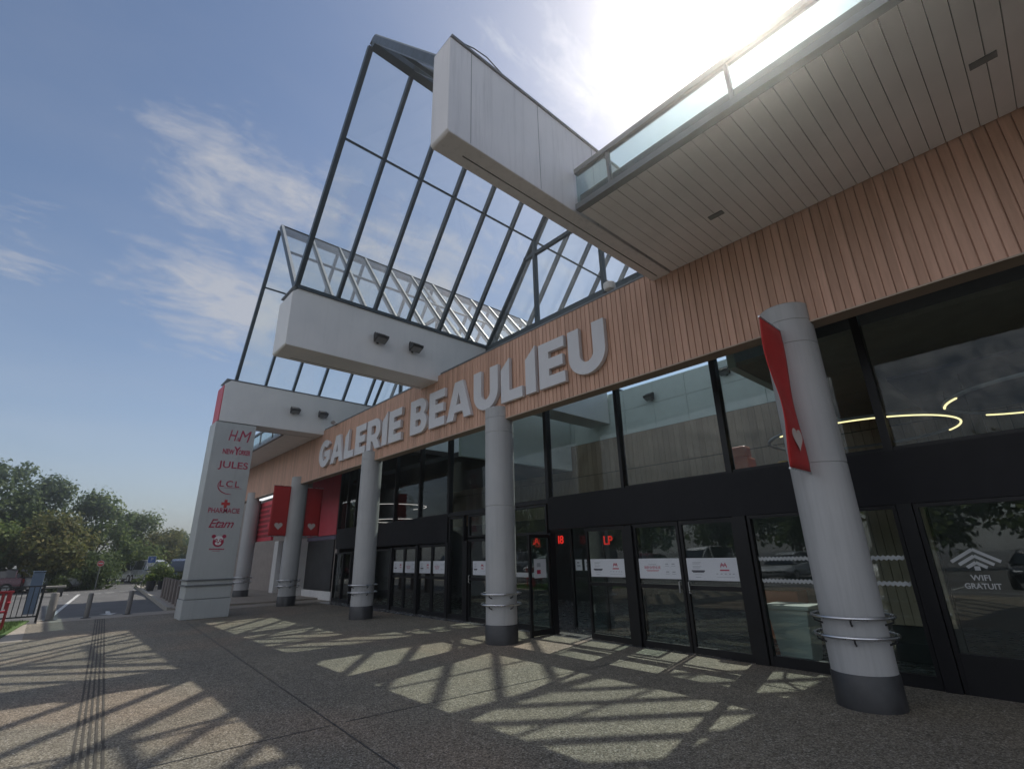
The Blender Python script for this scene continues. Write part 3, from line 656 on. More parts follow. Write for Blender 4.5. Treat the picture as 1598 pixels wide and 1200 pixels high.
# left wing: red shop front past the end of the glazing
mb = MB(); mb.box(-40, -20.85, 8.9, 9.2, 0, 6.0, 'taupe'); mb.build('wall', B)
mb = MB(); mb.box(-24.1, -20.9, 8.80, 8.897, 2.55, 5.2, 'red_panel'); mb.build('red_panel', B)
mb = MB(); mb.box(-24.0, -21.1, 8.84, 8.897, .35, 2.35, 'in_dark'); mb.box(-24.1, -20.9, 8.82, 8.897, 2.37, 2.53, 'ceil_grey'); mb.box(-24.1, -20.9, 8.80, 8.897, .0, .33, 'white_paint'); mb.build('shop_window', B)
for a, b in ((-24.9, -24.15), (-28.0, -27.4)):
    mb = MB(); mb.box(a, b, 8.6, 8.897, 0, 2.5, 'white_paint'); mb.build('pilaster', B)
pw = MB(); pw.box(-27.35, -24.95, 8.82, 8.897, .3, 2.45, 'paper'); po = pw.build('poster_window', B)
mb = MB(); rnd = random.Random(3)
mb.box(-26.0, -25.1, 8.812, 8.818, 2.0, 2.4, 'blue_sign')
for i in range(26):
    x, z = rnd.uniform(-27.2, -25.2), rnd.uniform(.45, 1.85); mb.box(x, x + rnd.uniform(.06, .2), 8.80 + .0005 * i, 8.818, z, z + rnd.uniform(.1, .35), rnd.choice(['blue_sign', 'ink', 'cabinet']))
mb.build('poster_print', po)

# ================================================================== SIGNS
S = thing('building_sign', 'large white raised capital letters reading GALERIE BEAULIEU on the timber fascia', 'sign', (-11.5, 6.78, 4.7))
def arc(cx, cy_, rx, ry, a0, a1, n=14): return [(cx + rx * math.cos(R(a0 + (a1 - a0) * i / n)), cy_ + ry * math.sin(R(a0 + (a1 - a0) * i / n))) for i in range(n + 1)]
T = .27
def letter(c):
    if c == 'E': w_ = .70; return w_, [[(0, 0), (w_, 0), (w_, .225), (T, .225), (T, .39), (w_ - .05, .39), (w_ - .05, .61), (T, .61), (T, .775), (w_, .775), (w_, 1), (0, 1)]]
    if c == 'L': w_ = .68; return w_, [[(0, 0), (w_, 0), (w_, .24), (T, .24), (T, 1.03), (0, .80)]]
    if c == 'I': return .29, [[(0, 0), (.29, 0), (.29, 1.05), (0, .80)]]
    if c == 'A': w_ = 1.0; return w_, [[(0, 0), (.27, 0), (.33, .19), (.67, .19), (.73, 0), (1.0, 0), (.66, 1), (.34, 1)], [(.395, .38), (.5, .72), (.605, .38)]]
    if c == 'U': w_ = .88; return w_, [[(0, 1), (0, .40)] + arc(.44, .42, .44, .43, 180, 360)[1:-1] + [(.88, .42), (.88, 1), (.61, 1), (.61, .42)] + arc(.44, .42, .17, .19, 360, 180)[1:-1] + [(.27, .42), (.27, 1)]]
    if c == 'B': w_ = .84; return w_, [[(0, 0), (.50, 0)] + arc(.50, .285, .33, .285, -90, 62)[1:] + arc(.48, .735, .30, .265, -40, 90) + [(0, 1)],
                                      [(T, .20), (T, .40), (.46, .40)] + arc(.46, .30, .10, .10, 90, -90)[1:]  , [(T, .60), (T, .80), (.44, .80)] + arc(.44, .70, .10, .10, 90, -90)[1:]]
    if c == 'R': w_ = .86; return w_, [[(0, 0), (T, 0), (T, .27), (.38, .27), (.55, 0), (.86, 0), (.64, .33)] + arc(.49, .645, .34, .355, -62, 90) + [(0, 1)],
                                      [(T, .49), (T, .79), (.46, .79)] + arc(.46, .64, .12, .15, 90, -90)[1:]]
    if c == 'G': w_ = .94; return w_, [arc(.48, .5, .48, .515, 40, 322, 28) + [(.90, .18), (.94, .22), (.94, .58), (.50, .58), (.50, .37), (.68, .37), (.68, .29)] + arc(.48, .5, .215, .275, 305, 50, 24)]
def word(txt, x0, x1, z0, h):
    ls = [letter(c) for c in txt]; gap = .12; tot = sum(l[0] for l in ls) + gap * (len(ls) - 1); sx = (x1 - x0) / tot; x = x0
    for (w_, sp), ch in zip(ls, txt):
        for face, y, dep, off, mat in ((0, YF - .055, .075, 0, 'sign_white'),):
            g_ = curve_mesh([[(px * sx, pz * h) for px, pz in s_] for s_ in sp], dep, .008)
            mb = MB(); put(mb, g_, mat, (x, y, z0), (1, 0, 0), (0, 0, 1)); o = mb.build('letter', S)
        x += (w_ + gap) * sx
word('GALERIE', -18.05, -12.10, 4.72, .94); word('BEAULIEU', -11.60, -4.88, 4.72, .95)

# sign pillar under the far beam
P = thing('sign_pillar', 'tall white rectangular pillar with a column of crimson shop names under the farthest beam', 'sign pillar', (-18.55, 3.85, 0))
mb = MB(); mb.box(-18.95, -18.10, 3.23, 4.46, .545, ZT - .03, 'pillar_paint'); mb.build('pillar_shaft', P, .01)
mb = MB(); mb.box(-18.97, -18.08, 3.21, 4.48, 0, .53, 'pillar_paint'); mb.build('plinth', P, .01)
for z in (1.07, .92):
    mb = MB(); mb.box(-18.99, -18.06, 3.19, 4.50, z - .02, z + .02, 'flash'); mb.build('guard_rail', P)
PX = -18.0965
def pillar_part(name, geo_, yc, zc, wd, h, mat='crimson'):
    mb = MB(); put(mb, geo_, mat, (PX, yc, zc), (0, 1, 0), (0, 0, 1), wd, h); return mb.build(name, P)
mb = MB()
for ch, yc, zc, wd, hh in (('H', 3.80, 5.55, .25, .36), ('&', 3.955, 5.44, .08, .12), ('M', 4.16, 5.56, .36, .38)): put(mb, text_mesh(ch, .3, .004, .0, .22), 'crimson', (PX, yc, zc), (0, 1, 0), (0, 0, 1), wd, hh)
mb.build('shop_name', P)
mb = MB(); put(mb, text_mesh('NEW', .3, .004, .03), 'crimson', (PX, 3.74, 5.0), (0, 1, 0), (0, 0, 1), .34, .17); put(mb, text_mesh('Y', .3, .004, .03), 'crimson', (PX, 3.985, 5.05), (0, 1, 0), (0, 0, 1), .20, .27)
put(mb, text_mesh('ORKER', .3, .004, .03), 'crimson', (PX, 4.22, 5.01), (0, 1, 0), (0, 0, 1), .36, .17); mb.build('shop_name', P)
pillar_part('shop_name', text_mesh('JULES', .3, .004, .012), 3.945, 4.54, .88, .29)
mb = MB(); put(mb, text_mesh('LCL', .3, .004, .008, 0, 1.25), 'crimson', (PX, 3.93, 3.96), (0, 1, 0), (0, 0, 1), .58, .2)
ap = arc(3.98, 3.90, .38, .27, 150, 275, 22)
for i, (a, b) in enumerate(zip(ap, ap[1:])): mb.bar((PX, *a), (PX, *b), .004, .014 + .016 * math.sin(math.pi * i / 22), 'crimson')
mb.box(PX - .002, PX + .002, 3.78, 4.30, 3.825, 3.835, 'crimson'); mb.build('shop_name', P)
mb = MB(); a = .125; t = .042
mb.prism([(3.905 + y, 3.33 + z) for y, z in ((-t, -a), (t, -a), (t, -t), (a, -t), (a, t), (t, t), (t, a), (-t, a), (-t, t), (-a, t), (-a, -t), (-t, -t))], 'x', PX - .002, PX + .002, 'red'); mb.build('cross_emblem', P)
pillar_part('shop_name', text_mesh('PHARMACIE', .2, .004, .012), 3.90, 3.12, .90, .16)
pillar_part('shop_name', text_mesh('Etam', .3, .004, .006, .35, .9), 3.885, 2.72, .70, .26)
mb = MB(); cy0, cz0 = 3.875, 2.19                                     # bear's-head emblem
def blob(y, z, ry, rz, mat, d, a0=0, a1=360): mb.prism([(q[0], q[1]) for q in arc(y, z, ry, rz, a0, a1, 20)[:-1 if a1 - a0 == 360 else None]], 'x', PX - .002, PX + d, mat)
blob(cy0, cz0 - .02, .155, .15, 'crimson', .001); blob(cy0, cz0 + .07, .12, .085, 'white_paint', .002)
for s_ in (-1, 1): blob(cy0 + s_ * .145, cz0 + .14, .06, .055, 'crimson', .0015); blob(cy0 + s_ * .06, cz0 + .02, .04, .05, 'crimson', .003); blob(cy0 + s_ * .06, cz0 + .02, .018, .02, 'white_paint', .004)
blob(cy0, cz0 - .06, .085, .06, 'white_paint', .003); blob(cy0, cz0 - .035, .03, .02, 'crimson', .004); mb.box(PX, PX + .004, cy0 - .003, cy0 + .003, cz0 - .1, cz0 - .04, 'crimson')
mb.build('bear_emblem', P)
mb = MB()
for i in range(9): mb.box(PX - .002, PX + .001, 3.66 + i * .047, 3.698 + i * .047, 1.935, 1.97, 'crimson')
mb.box(PX - .002, PX + .001, 3.76, 3.96, 1.89, 1.90, 'crimson'); mb.build('emblem_caption', P)

# banners on the columns
def heart(cx, cz, s_): return [(cx + s_ * .062 * 16 * math.sin(t) ** 3 / 1.0 * .5, cz + s_ * .062 * .5 * (13 * math.cos(t) - 5 * math.cos(2 * t) - 2 * math.cos(3 * t) - math.cos(4 * t))) for t in [2 * math.pi * i / 30 for i in range(30)]]
def banner(X, y0, y1, label, wave, hs):
    t = thing('banner', label, 'banner', (X, (y0 + y1) / 2, 2.43), 0, 'red banners on the columns'); mb = MB()
    nz, ny = 22, 8; vs = []
    for i in range(nz + 1):
        for j in range(ny + 1):
            z = 2.45 + 1.84 * i / nz; y = y0 + (y1 - y0) * j / ny
            dx = wave * math.sin(i / nz * 5.2 + j * .3) * math.sin(math.pi * min(1, i / nz)) * (1 - .5 * j / ny)
            vs.append((X + dx, y, z))
    fs = [(i * (ny + 1) + j, i * (ny + 1) + j + 1, (i + 1) * (ny + 1) + j + 1, (i + 1) * (ny + 1) + j) for i in range(nz) for j in range(ny)]
    mb.add(vs, fs, 'red', True); c = mb.build('cloth', t); so_ = c.modifiers.new('thick', 'SOLIDIFY'); so_.thickness = .006; so_.offset = 0
    mb = MB(); ym = (y0 + y1) / 2; dx = wave * math.sin(4 / 22 * 4.3 + .7) * math.sin(math.pi * 4 / 22) * .8
    for s_ in (-1, 1): mb.prism(heart(ym, 2.45 + 1.84 * 4 / 22 + .03, .30), 'x', X + dx + s_ * .012, X + dx + s_ * .014, 'heart')
    mb.build('heart_print', c)
    for z in (4.30, 2.44):
        mb = MB(); mb.tube([(X, y0 - .02, z), (X, y1 + .02, z)], .012, 'steel', 8); mb.build('arm', t)
banner(COLX[0], 5.93, 6.58, 'red cloth banner with pale heart seen edge-on at the nearest white column', .055, 1)
banner(COLX[3], 5.93, 6.58, 'bright red cloth banner with pale heart on the plaza side of the fourth column', .012, 1)
banner(COLX[3], 7.17, 7.82, 'darker red cloth banner with pale heart on the glass side of the fourth column', .012, 1)

t = thing('sign_panel', 'maroon hanging panel with rows of darker shop names left of the fourth column', 'sign', (-25.4, 7.25, 2.4))
mb = MB(); mb.box(-26.75, -24.05, 7.2, 7.3, 2.42, 4.2, 'red_panel'); mb.build('panel', t)
mb = MB()
for i in range(7): mb.box(-26.5, -24.3 - (i % 3) * .25, 7.194, 7.199, 2.58 + i * .22, 2.70 + i * .22, 'maroon')
mb.build('printed_rows', t)
t = thing('tube_light', 'lit white strip lamp under the far left end of the fascia', 'lamp', (-24.6, 7.0, 4.3))
mb = MB(); mb.box(-25.6, -23.5, 6.92, 7.06, 4.26, 4.32, 'tube_on'); mb.build('diffuser', t)
mb = MB(); mb.box(-25.64, -23.46, 6.9, 7.08, 4.325, 4.372, 'flash'); mb.build('housing', t)

# floodlights on the beams (aimed down at the entrance)
def floodlight(loc, rz, label, grp, lit=False):
    t = thing('floodlight', label, 'floodlight', loc, rz, grp); O = Vector(loc)
    mw = Matrix.Translation(O) @ Matrix.Rotation(rz, 4, 'Z')
    def W(mb_): mb_.v = [mw @ v for v in mb_.v]; return mb_
    mb = MB(); mb.box(-.03, .03, -.004, .012, -.10, .10, 'fixture'); mb.bar((0, 0, .06), (0, -.12, .04), .03, .015, 'fixture'); mb.bar((0, 0, -.04), (0, -.10, -.02), .03, .015, 'fixture'); W(mb).build('bracket', t)
    mb = MB(); mb.prism([(-.10, -.11), (-.30, -.03), (-.32, .03), (-.12, .13), (-.07, .08)], 'x', -.15, .15, 'fixture')
    for i in range(6): mb.box(-.13 + i * .05, -.12 + i * .05, -.13, -.05, .05, .15, 'fixture')
    W(mb).build('housing', t)
    mb = MB(); mb.quad((-.13, -.115, -.111), (.13, -.115, -.111), (.13, -.292, -.040), (-.13, -.292, -.040), 'lamp_on' if lit else 'lens'); W(mb).build('lens', t)
    return t
for x, y, z, l in ((-10.43, 5.0, 6.68, 'black floodlight on the middle beam, nearer the beam end'), (-10.43, 5.98, 6.70, 'black floodlight on the middle beam, nearer the big letters'),
                   (-18.10, 5.62, 6.70, 'grey floodlight on the farthest beam, nearer the beam end'), (-18.10, 6.64, 6.72, 'grey floodlight on the farthest beam, nearer the big letters')):
    floodlight((x, y, z), R(90), l, 'floodlights on the roof beams')
for x, z, l, lit in ((-8.64, 6.55, 'floodlight on the hall wall, in the second upper pane right of the second column', False), (-13.0, 6.45, 'floodlight on the white hall wall just right of the second column', False),
                     (-5.99, 6.7, 'floodlight on the white hall wall seen left of the nearest column', False), (-18.6, 6.75, 'lit floodlight glowing on the hall wall left of the second column', True)):
    floodlight((x, 14.26, z), 0, l, 'floodlights inside the hall', lit)
t = thing('dome_camera', 'pale dome camera on the fascia top under the near glass canopy', 'camera', (-4.75, 7.0, 6.19))
mb = MB(); mb.cyl(-4.75, 7.0, [(.05, 6.19), (.045, 6.26)], 'white_paint', 16); mb.tube([(-4.75, 7.0, 6.22), (-4.75, 6.85, 6.30)], .02, 'white_paint'); mb.build('mount', t)
mb = MB(); mb.cyl(-4.75, 6.83, [(.03, 6.22), (.09, 6.245), (.115, 6.30), (.11, 6.37), (.06, 6.405)], 'white_paint', 20); mb.build('dome', t)
t = thing('spot_lamp', 'small silver spot lamp clipped to the fascia above the letter A of the first word', 'lamp', (-16.9, 6.8, 6.05))
mb = MB(); mb.tube([(-16.9, 6.84, 6.165), (-16.9, 6.66, 6.22)], .015, 'steel'); mb.build('arm', t)
mb = MB(); mb.tube([(-17.0, 6.64, 6.22), (-16.8, 6.6, 6.16)], [.05, .08], 'steel', 12); mb.build('shade', t)

# inside: ring lights, letters of light, bin, odd goods
def ring_light(x, y, z, r, label, mat, arc_on=None):
    t = thing('ring_light', label, 'ceiling light', (x, y, z), 0, 'ring lights in the hall'); n = 64
    P_ = lambda i, dz=0, rr=r: (x + rr * math.cos(2 * math.pi * i / n), y + rr * math.sin(2 * math.pi * i / n), z + dz)
    mb = MB(); mb.tube([P_(i) for i in range(n)], .028, 'led_dim', 6, closed=True); mb.build('ring', t)
    for a0, a1 in (arc_on or [(0, n)]):
        mb = MB(); mb.tube([P_(i, -.03, r) for i in range(a0, a1 + 1)], .016, mat, 6); mb.build('light_strip', t)
    mb = MB()
    for i in (5, 26, 47): mb.tube([P_(i, .03), P_(i, .8)], .004, 'fixture', 4)
    mb.build('cable', t)
ring_light(-2.4, 11.0, 3.62, 1.5, 'large hoop light with part of its strip lit behind the nearest column', 'led', [(-23, 6)])
ring_light(.37, 10.0, 3.62, 1.32, 'large hoop light with part of its strip lit at the right edge', 'led', [(33, 38), (4, 24)])
ring_light(-20.1, 10.9, 3.72, 1.5, 'upper pale hoop light hanging behind the third column', 'led_white')
ring_light(-19.4, 10.9, 3.1, 1.2, 'lower pale hoop light hanging behind the third column', 'led_white')
for x, s_, lab in ((-9.12, '.A', 'red glowing letters .A hanging inside behind the glass'), (-8.28, 'I8', 'red glowing letters I8 hanging inside by the open door'), (-6.9, 'LP', 'red glowing letters hanging inside behind the door with a sticker')):
    mb = MB(); put(mb, text_mesh(s_, .25, .01, .014), 'led_red', (x, 8.95, 1.90 if x < -7 else 1.84), (1, 0, 0), (0, 0, 1)); tag(mb.build('light_letters'), lab, 'sign', 'red light letters inside')
t = thing('waste_bin', 'pale plastic lidded bin behind the glass left of the nearest column', 'bin', (-3.3, 8.75, 0))
mb = MB(); vs = [(-3.52, 8.55, .03), (-3.08, 8.55, .03), (-3.08, 8.97, .03), (-3.52, 8.97, .03), (-3.6, 8.5, .72), (-3.02, 8.5, .72), (-3.02, 9.02, .72), (-3.6, 9.02, .72)]
mb.add(vs, [(0, 3, 2, 1), (4, 5, 6, 7), (0, 1, 5, 4), (1, 2, 6, 5), (2, 3, 7, 6), (3, 0, 4, 7)], 'bin'); mb.build('body', t, .02)
mb = MB(); mb.box(-3.64, -2.98, 8.47, 9.05, .725, .79, 'bin'); mb.build('lid', t, .015)
t = thing('toy_figure', 'orange and yellow display blocks behind the upper pane left of the nearest column', 'display', (-4.6, 11.0, 2.85))
mb = MB(); mb.box(-5.2, -4.1, 10.7, 11.2, 2.86, 3.05, 'orange'); mb.box(-4.95, -4.4, 10.8, 11.2, 3.05, 3.5, 'orange'); mb.box(-4.9, -4.45, 10.85, 11.15, 3.5, 3.75, 'orange'); mb.build('figure', t, .04)
mb = MB(); mb.cyl(-3.75, 10.9, [(.05, 2.86), (.2, 2.9), (.24, 3.1), (.1, 3.3)], 'yellow', 20); mb.build('ball', t)
mb = MB(); mb.box(-5.6, -3.5, 10.5, 11.4, 2.6, 2.85, 'in_dark'); tag(mb.build('display_shelf'), 'dark high shelf carrying orange display blocks in the hall', 'shelf')
for x, c_, lab in ((-4.3, 'orange', 'low orange counter inside behind the double doors'), (-2.9, 'yellow', 'low yellow counter inside left of the nearest column')):
    mb = MB(); mb.box(x - .5, x + .5, 10.4, 10.9, .01, .85, c_); mb.box(x - .55, x + .55, 10.35, 10.95, .86, .9, 'in_dark'); tag(mb.build('counter', None, .02), lab, 'counter')

# ================================================================== PLAZA EDGE
def bollard(x, y, h, r, label, mat, grp, square=False):
    t = thing('bollard', label, 'bollard', (x, y, 0), 0, grp)
    mb = MB()
    if square: mb.prism([(x - r, y - r), (x + r, y - r), (x + r, y + r), (x - r, y + r)], 'z', 0.0, h, mat); mb.build('post', t, .02)
    else: mb.cyl(x, y, [(r, 0), (r, h - .03), (r * .8, h)], mat, 20); mb.build('post', t)
    mb = MB(); mb.cyl(x, y, [(r * 1.9, 0.0), (r * 1.9, .012), (r * 1.5, .02)], 'base_grey', 20); mb.build('foot_plate', t)
bollard(-21.6, 1.28, .72, .07, 'grey round bollard left of the white arrow on the road', 'bollard', 'grey bollards across the road end')
bollard(-21.9, 2.36, .72, .07, 'grey round bollard right of the white arrow on the road', 'bollard', 'grey bollards across the road end')
bollard(-21.75, .42, .78, .10, 'thick grey round bollard beside the end of the black fence', 'bollard', 'grey bollards across the road end')
ords = ['nearest', 'second nearest', 'third nearest', 'fourth nearest', 'fifth nearest', 'sixth nearest', 'farthest']
for i in range(7):
    x = -21.9 - i * 1.25; bollard(x, 3.86 + i * .085, .93, .085, 'weathered timber bollard, %s of the row leading away from the sign pillar' % ords[i], 'timber_post', 'timber bollards along the kerb', True)
t = thing('railing', 'black metal bar railing at the left edge of the plaza', 'railing', (-22.1, -2.2, 0))
mb = MB()
for z in (.12, .98): mb.box(-22.12, -22.08, -5.2, .12, z - .02, z + .02, 'fixture')
mb.build('rail', t)
mb = MB(); y = -5.1
while y < .1: mb.box(-22.11, -22.09, y - .011, y + .011, .14, .96, 'fixture'); y += .125
mb.build('bars', t)
for y in (.12, -1.6, -3.4, -5.2):
    mb = MB(); mb.box(-22.13, -22.07, y - .03, y + .03, -.05, 1.04, 'fixture'); mb.build('post', t)
t = thing('utility_cabinet', 'blue grey metal utility cabinet behind the black railing', 'cabinet', (-25.2, -.1, 0))
mb = MB(); mb.box(-25.2, -25.0, -.26, .06, 0, 1.36, 'cabinet'); mb.build('cabinet_body', t, .02); mb = MB(); mb.box(-25.22, -24.98, -.28, .08, 1.365, 1.40, 'cabinet'); mb.build('lid', t, .01)
mb = MB(); mb.box(-24.998, -24.985, -.24, .04, .1, 1.30, 'cabinet'); mb.build('door', t)
# lawn corner and red chair
M['lawn'] = pbr('lawn', (0.075, 0.13, 0.03), 0.9, var=0.35, vscale=5, bump=1.0, bscale=60)
mb = MB(); mb.add([(-16.6, -.52, .0), (-21.9, -.02, .0), (-22.05, -5.2, .0), (-15.9, -5.2, .0), (-16.6, -.52, .03), (-21.9, -.02, .03), (-22.05, -5.2, .03), (-15.9, -5.2, .03)], [(4, 5, 6, 7), (0, 1, 5, 4), (1, 2, 6, 5), (2, 3, 7, 6), (3, 0, 4, 7)], 'lawn'); tag(mb.build('lawn'), kind='structure')
mb = MB(); rnd = random.Random(5)
for i in range(9000):
    x = rnd.uniform(-21.8, -16.4); y = rnd.uniform(-2.6, -.1 - (x + 21.9) * .095); h = rnd.uniform(.03, .075); a = rnd.uniform(0, 6.28); d = .006
    mb.add([(x - d * math.cos(a), y - d * math.sin(a), .03), (x + d * math.cos(a), y + d * math.sin(a), .03), (x + rnd.uniform(-.03, .03), y + rnd.uniform(-.03, .03), .03 + h)], [(0, 1, 2)], 'lawn')
tag(mb.build('grass'), 'short green grass on the lawn corner', 'grass', kind='stuff')
t = thing('garden_chair', 'red metal armchair on the grass by the railing', 'chair', (-19.45, -.78, .03)); cx0, cy0 = -19.45, -.78
for sx in (-.25, .25):
    for sy in (-.25, .25):
        mb = MB(); top = .93 if sx < 0 else .66; mb.bar((cx0 + sx, cy0 + sy, .03), (cx0 + sx * 1.02, cy0 + sy * 1.02, top), .045, .045, 'chair_red', (0, 1, 0)); mb.build('leg', t)
mb = MB(); mb.box(cx0 - .26, cx0 + .28, cy0 - .27, cy0 + .27, .44, .475, 'chair_red'); mb.build('seat', t, .01)
mb = MB()
for i in range(5): mb.box(cx0 - .28, cx0 - .255, cy0 - .21 + i * .105 - .03, cy0 - .21 + i * .105 + .03, .5, .9, 'chair_red')
mb.box(cx0 - .30, cx0 - .24, cy0 - .30, cy0 + .30, .9, .96, 'chair_red'); mb.build('backrest', t, .006)
for sy in (-.26, .26):
    mb = MB(); mb.box(cx0 - .24, cx0 + .30, cy0 + sy - .035, cy0 + sy + .035, .665, .695, 'chair_red'); mb.build('armrest', t, .006)

# signs by the car park
def post_sign(x, y, z, name, label, kind):
    t = thing(name, label, 'road sign', (x, y, 0)); d = Vector((-x, -y, 0)).normalized(); rt = Vector((-d.y, d.x, 0)); up = Vector((0, 0, 1)); c = Vector((x, y, z))
    mb = MB(); mb.tube([(x, y, -.06), (x, y, z + .2)], .025, 'flash', 8); mb.build('post', t)
    mb = MB(); c2 = c + d * .04
    if kind == 'no':
        for rr, mt, o in ((.19, 'marking', 0), (.17, 'red', .004)):
            mb.add([c2 + d * o + rt * rr * math.cos(2 * math.pi * i / 28) + up * rr * math.sin(2 * math.pi * i / 28) for i in range(28)], [tuple(range(28))], mt)
        o = d * .009; mb.quad(c2 + o - rt * .12 - up * .035, c2 + o + rt * .12 - up * .035, c2 + o + rt * .12 + up * .035, c2 + o - rt * .12 + up * .035, 'marking')
    else:
        def q(hw, z0, z1, mt, o): mb.quad(c2 + d * o - rt * hw + up * z0, c2 + d * o + rt * hw + up * z0, c2 + d * o + rt * hw + up * z1, c2 + d * o - rt * hw + up * z1, mt)
        q(.23, -.36, .25, 'marking', 0); q(.20, -.16, .22, 'blue_sign', .004)
        g_ = text_mesh('P', .3, .002, .01); put(mb, g_, 'marking', c2 + d * .010 + up * .03, rt, up)
    mb.build('sign_plate', t)
post_sign(-43.8, 2.7, 1.62, 'road_sign', 'round red no entry sign in front of the dark shrubs', 'no')
post_sign(-41.7, 5.2, 1.75, 'road_sign', 'square blue parking sign on a white plate beside the parked vans', 'P')
t = thing('stone_bench', 'low grey slab bench under the trees beyond the railing', 'bench', (-38.5, .35, 0))
mb = MB(); mb.box(-38.8, -38.2, -.5, 1.1, .40, .50, 'kerb'); mb.build('seat', t, .01)
for y in (-.3, .9):
    mb = MB(); mb.box(-38.7, -38.3, y - .12, y + .12, -.05, .4, 'base_grey'); mb.build('leg', t)

# ================================================================== TREES
def leaf_mat(name, cols):
    m, k = new_mat(name); o = k.n('ShaderNodeOutputMaterial')
    g = k.n('ShaderNodeNewGeometry'); c = k.ramp(g.outputs['Random Per Island'], cols)
    d = k.n('ShaderNodeBsdfPrincipled'); d.inputs['Roughness'].default_value = .6; d.inputs['Specular IOR Level'].default_value = .18; k.l(c, d.inputs['Base Color'])
    t = k.n('ShaderNodeBsdfTranslucent'); k.l(c, t.inputs[0]); mx = k.n('ShaderNodeMixShader'); mx.inputs[0].default_value = .45
    k.l(d.outputs[0], mx.inputs[1]); k.l(t.outputs[0], mx.inputs[2]); k.l(mx.outputs[0], o.inputs[0]); return m
M['leaf_dark'] = leaf_mat('leaf_dark', [(0, (.045, .075, .026)), (.5, (.085, .125, .042)), (1, (.14, .175, .065))])
M['leaf_mid'] = leaf_mat('leaf_mid', [(0, (.06, .10, .026)), (.5, (.115, .165, .044)), (1, (.19, .215, .07))])
M['leaf_dry'] = leaf_mat('leaf_dry', [(0, (.085, .105, .028)), (.6, (.15, .155, .045)), (1, (.22, .19, .070))])
def tree(x, y, h, w_, mat, seed, label, n=5200, name='tree', cat='tree', trunk=True, grp='trees round the car park', low=.22, ls=.15, cone=0.0):
    rnd = random.Random(seed); t = thing(name, label, cat, (x, y, -.06), 0, grp)
    lumps = []
    for i in range(30):
        a = rnd.uniform(0, 6.283); q = rnd.uniform(low + .08, .93); rad = (1 - cone * (q - low)) * math.sin(math.pi * min(.96, max(.14, (q - low) / (1.04 - low)))) ** .7
        rr = rnd.uniform(.15, .95) * w_ / 2 * rad
        lumps.append((x + rr * math.cos(a), y + rr * math.sin(a), h * q, rnd.uniform(.12, .24) * w_))
    if trunk:
        mb = MB(); th = h * (low + .25); pts = [(x + .06 * math.sin(i * 1.3 + seed), y + .06 * math.cos(i * 1.7 + seed), -.06 + th * i / 4) for i in range(5)]
        mb.tube(pts, [.17 * h / 7, .14 * h / 7, .12 * h / 7, .11 * h / 7, .09 * h / 7], 'trunk', 8)
        for lx, ly, lz, lr in lumps[:11]:
            mid = ((pts[3][0] + lx) / 2, (pts[3][1] + ly) / 2, min(lz * .8, (pts[3][2] + lz) / 2)); mb.tube([pts[3] if lz > pts[3][2] else pts[2], mid, (lx, ly, lz)], [.07 * h / 7, .045 * h / 7, .02], 'trunk', 6)
        mb.build('trunk', t)
    mb = MB()
    tot = sum(l[3] ** 2 for l in lumps)
    for lx, ly, lz, lr in lumps:
        for i in range(int(n * lr * lr / tot)):
            d = Vector((rnd.gauss(0, 1), rnd.gauss(0, 1), rnd.gauss(0, .8))).normalized() * lr * (rnd.random() ** .45) * rnd.uniform(.8, 1.18)
            p = Vector((lx, ly, lz)) + d
            nn = (d.normalized() + Vector((rnd.gauss(0, .6), rnd.gauss(0, .6), rnd.gauss(.5, .6)))).normalized(); a = nn.orthogonal().normalized(); b = nn.cross(a)
            an = rnd.uniform(0, 6.28); a, b = a * math.cos(an) + b * math.sin(an), b * math.cos(an) - a * math.sin(an)
            s_ = ls * rnd.uniform(.6, 1.3)
            mb.add([p - a * s_, p - b * s_ * .55 + nn * s_ * .12, p + a * s_, p + b * s_ * .55], [(0, 1, 2, 3)], mat)
    mb.build('crown', t); return t
tree(-51.9, -4.4, 9.3, 7.0, 'leaf_dark', 1, 'tall dark green tree at the left edge, largest of the car park trees', 11000, low=.12)
tree(-53.0, -1.0, 8.3, 5.2, 'leaf_dark', 2, 'tall tree with a ragged top behind the utility cabinet', 8000, low=.14)
tree(-55.5, 2.8, 7.2, 5.2, 'leaf_mid', 3, 'middle tree rising behind the no entry sign', 8000, low=.1)
tree(-46.5, .2, 4.6, 4.4, 'leaf_dry', 4, 'yellow green tree in front of the ragged tree', 7000, low=.18)
tree(-47.0, -3.4, 4.7, 4.4, 'leaf_mid', 14, 'mid green tree in front of the tallest tree', 6000, low=.22)
tree(-60.5, 5.6, 6.0, 5.6, 'leaf_mid', 5, 'low green tree behind the shrub mass', 6500, low=.1)
tree(-65.0, 8.8, 5.0, 5.0, 'leaf_dry', 6, 'yellowing tree beside the parking sign', 7000, low=.1)
tree(-79, 13.4, 5.3, 5.0, 'leaf_dark', 7, 'distant dark tree just left of the sign pillar', 5000, low=.08)
tree(-66, -13, 11.0, 9.0, 'leaf_dark', 8, 'dark tree far behind the tall left tree', 4500, ls=.25)
tree(-47.0, 2.6, 2.2, 4.4, 'leaf_dark', 9, 'dense dark shrub mass behind the no entry sign', 5200, 'shrub', 'shrub', False, 'shrubs by the car park', .05, .11)
tree(-45.6, .9, 1.3, 2.4, 'leaf_dark', 10, 'rounded dark shrub behind the slab bench', 2600, 'shrub', 'shrub', False, 'shrubs by the car park', .05, .1)
tree(-40.2, 5.6, 1.3, 2.6, 'leaf_mid', 11, 'low green planting under the parking sign', 2600, 'shrub', 'shrub', False, 'shrubs by the car park', .03, .08)
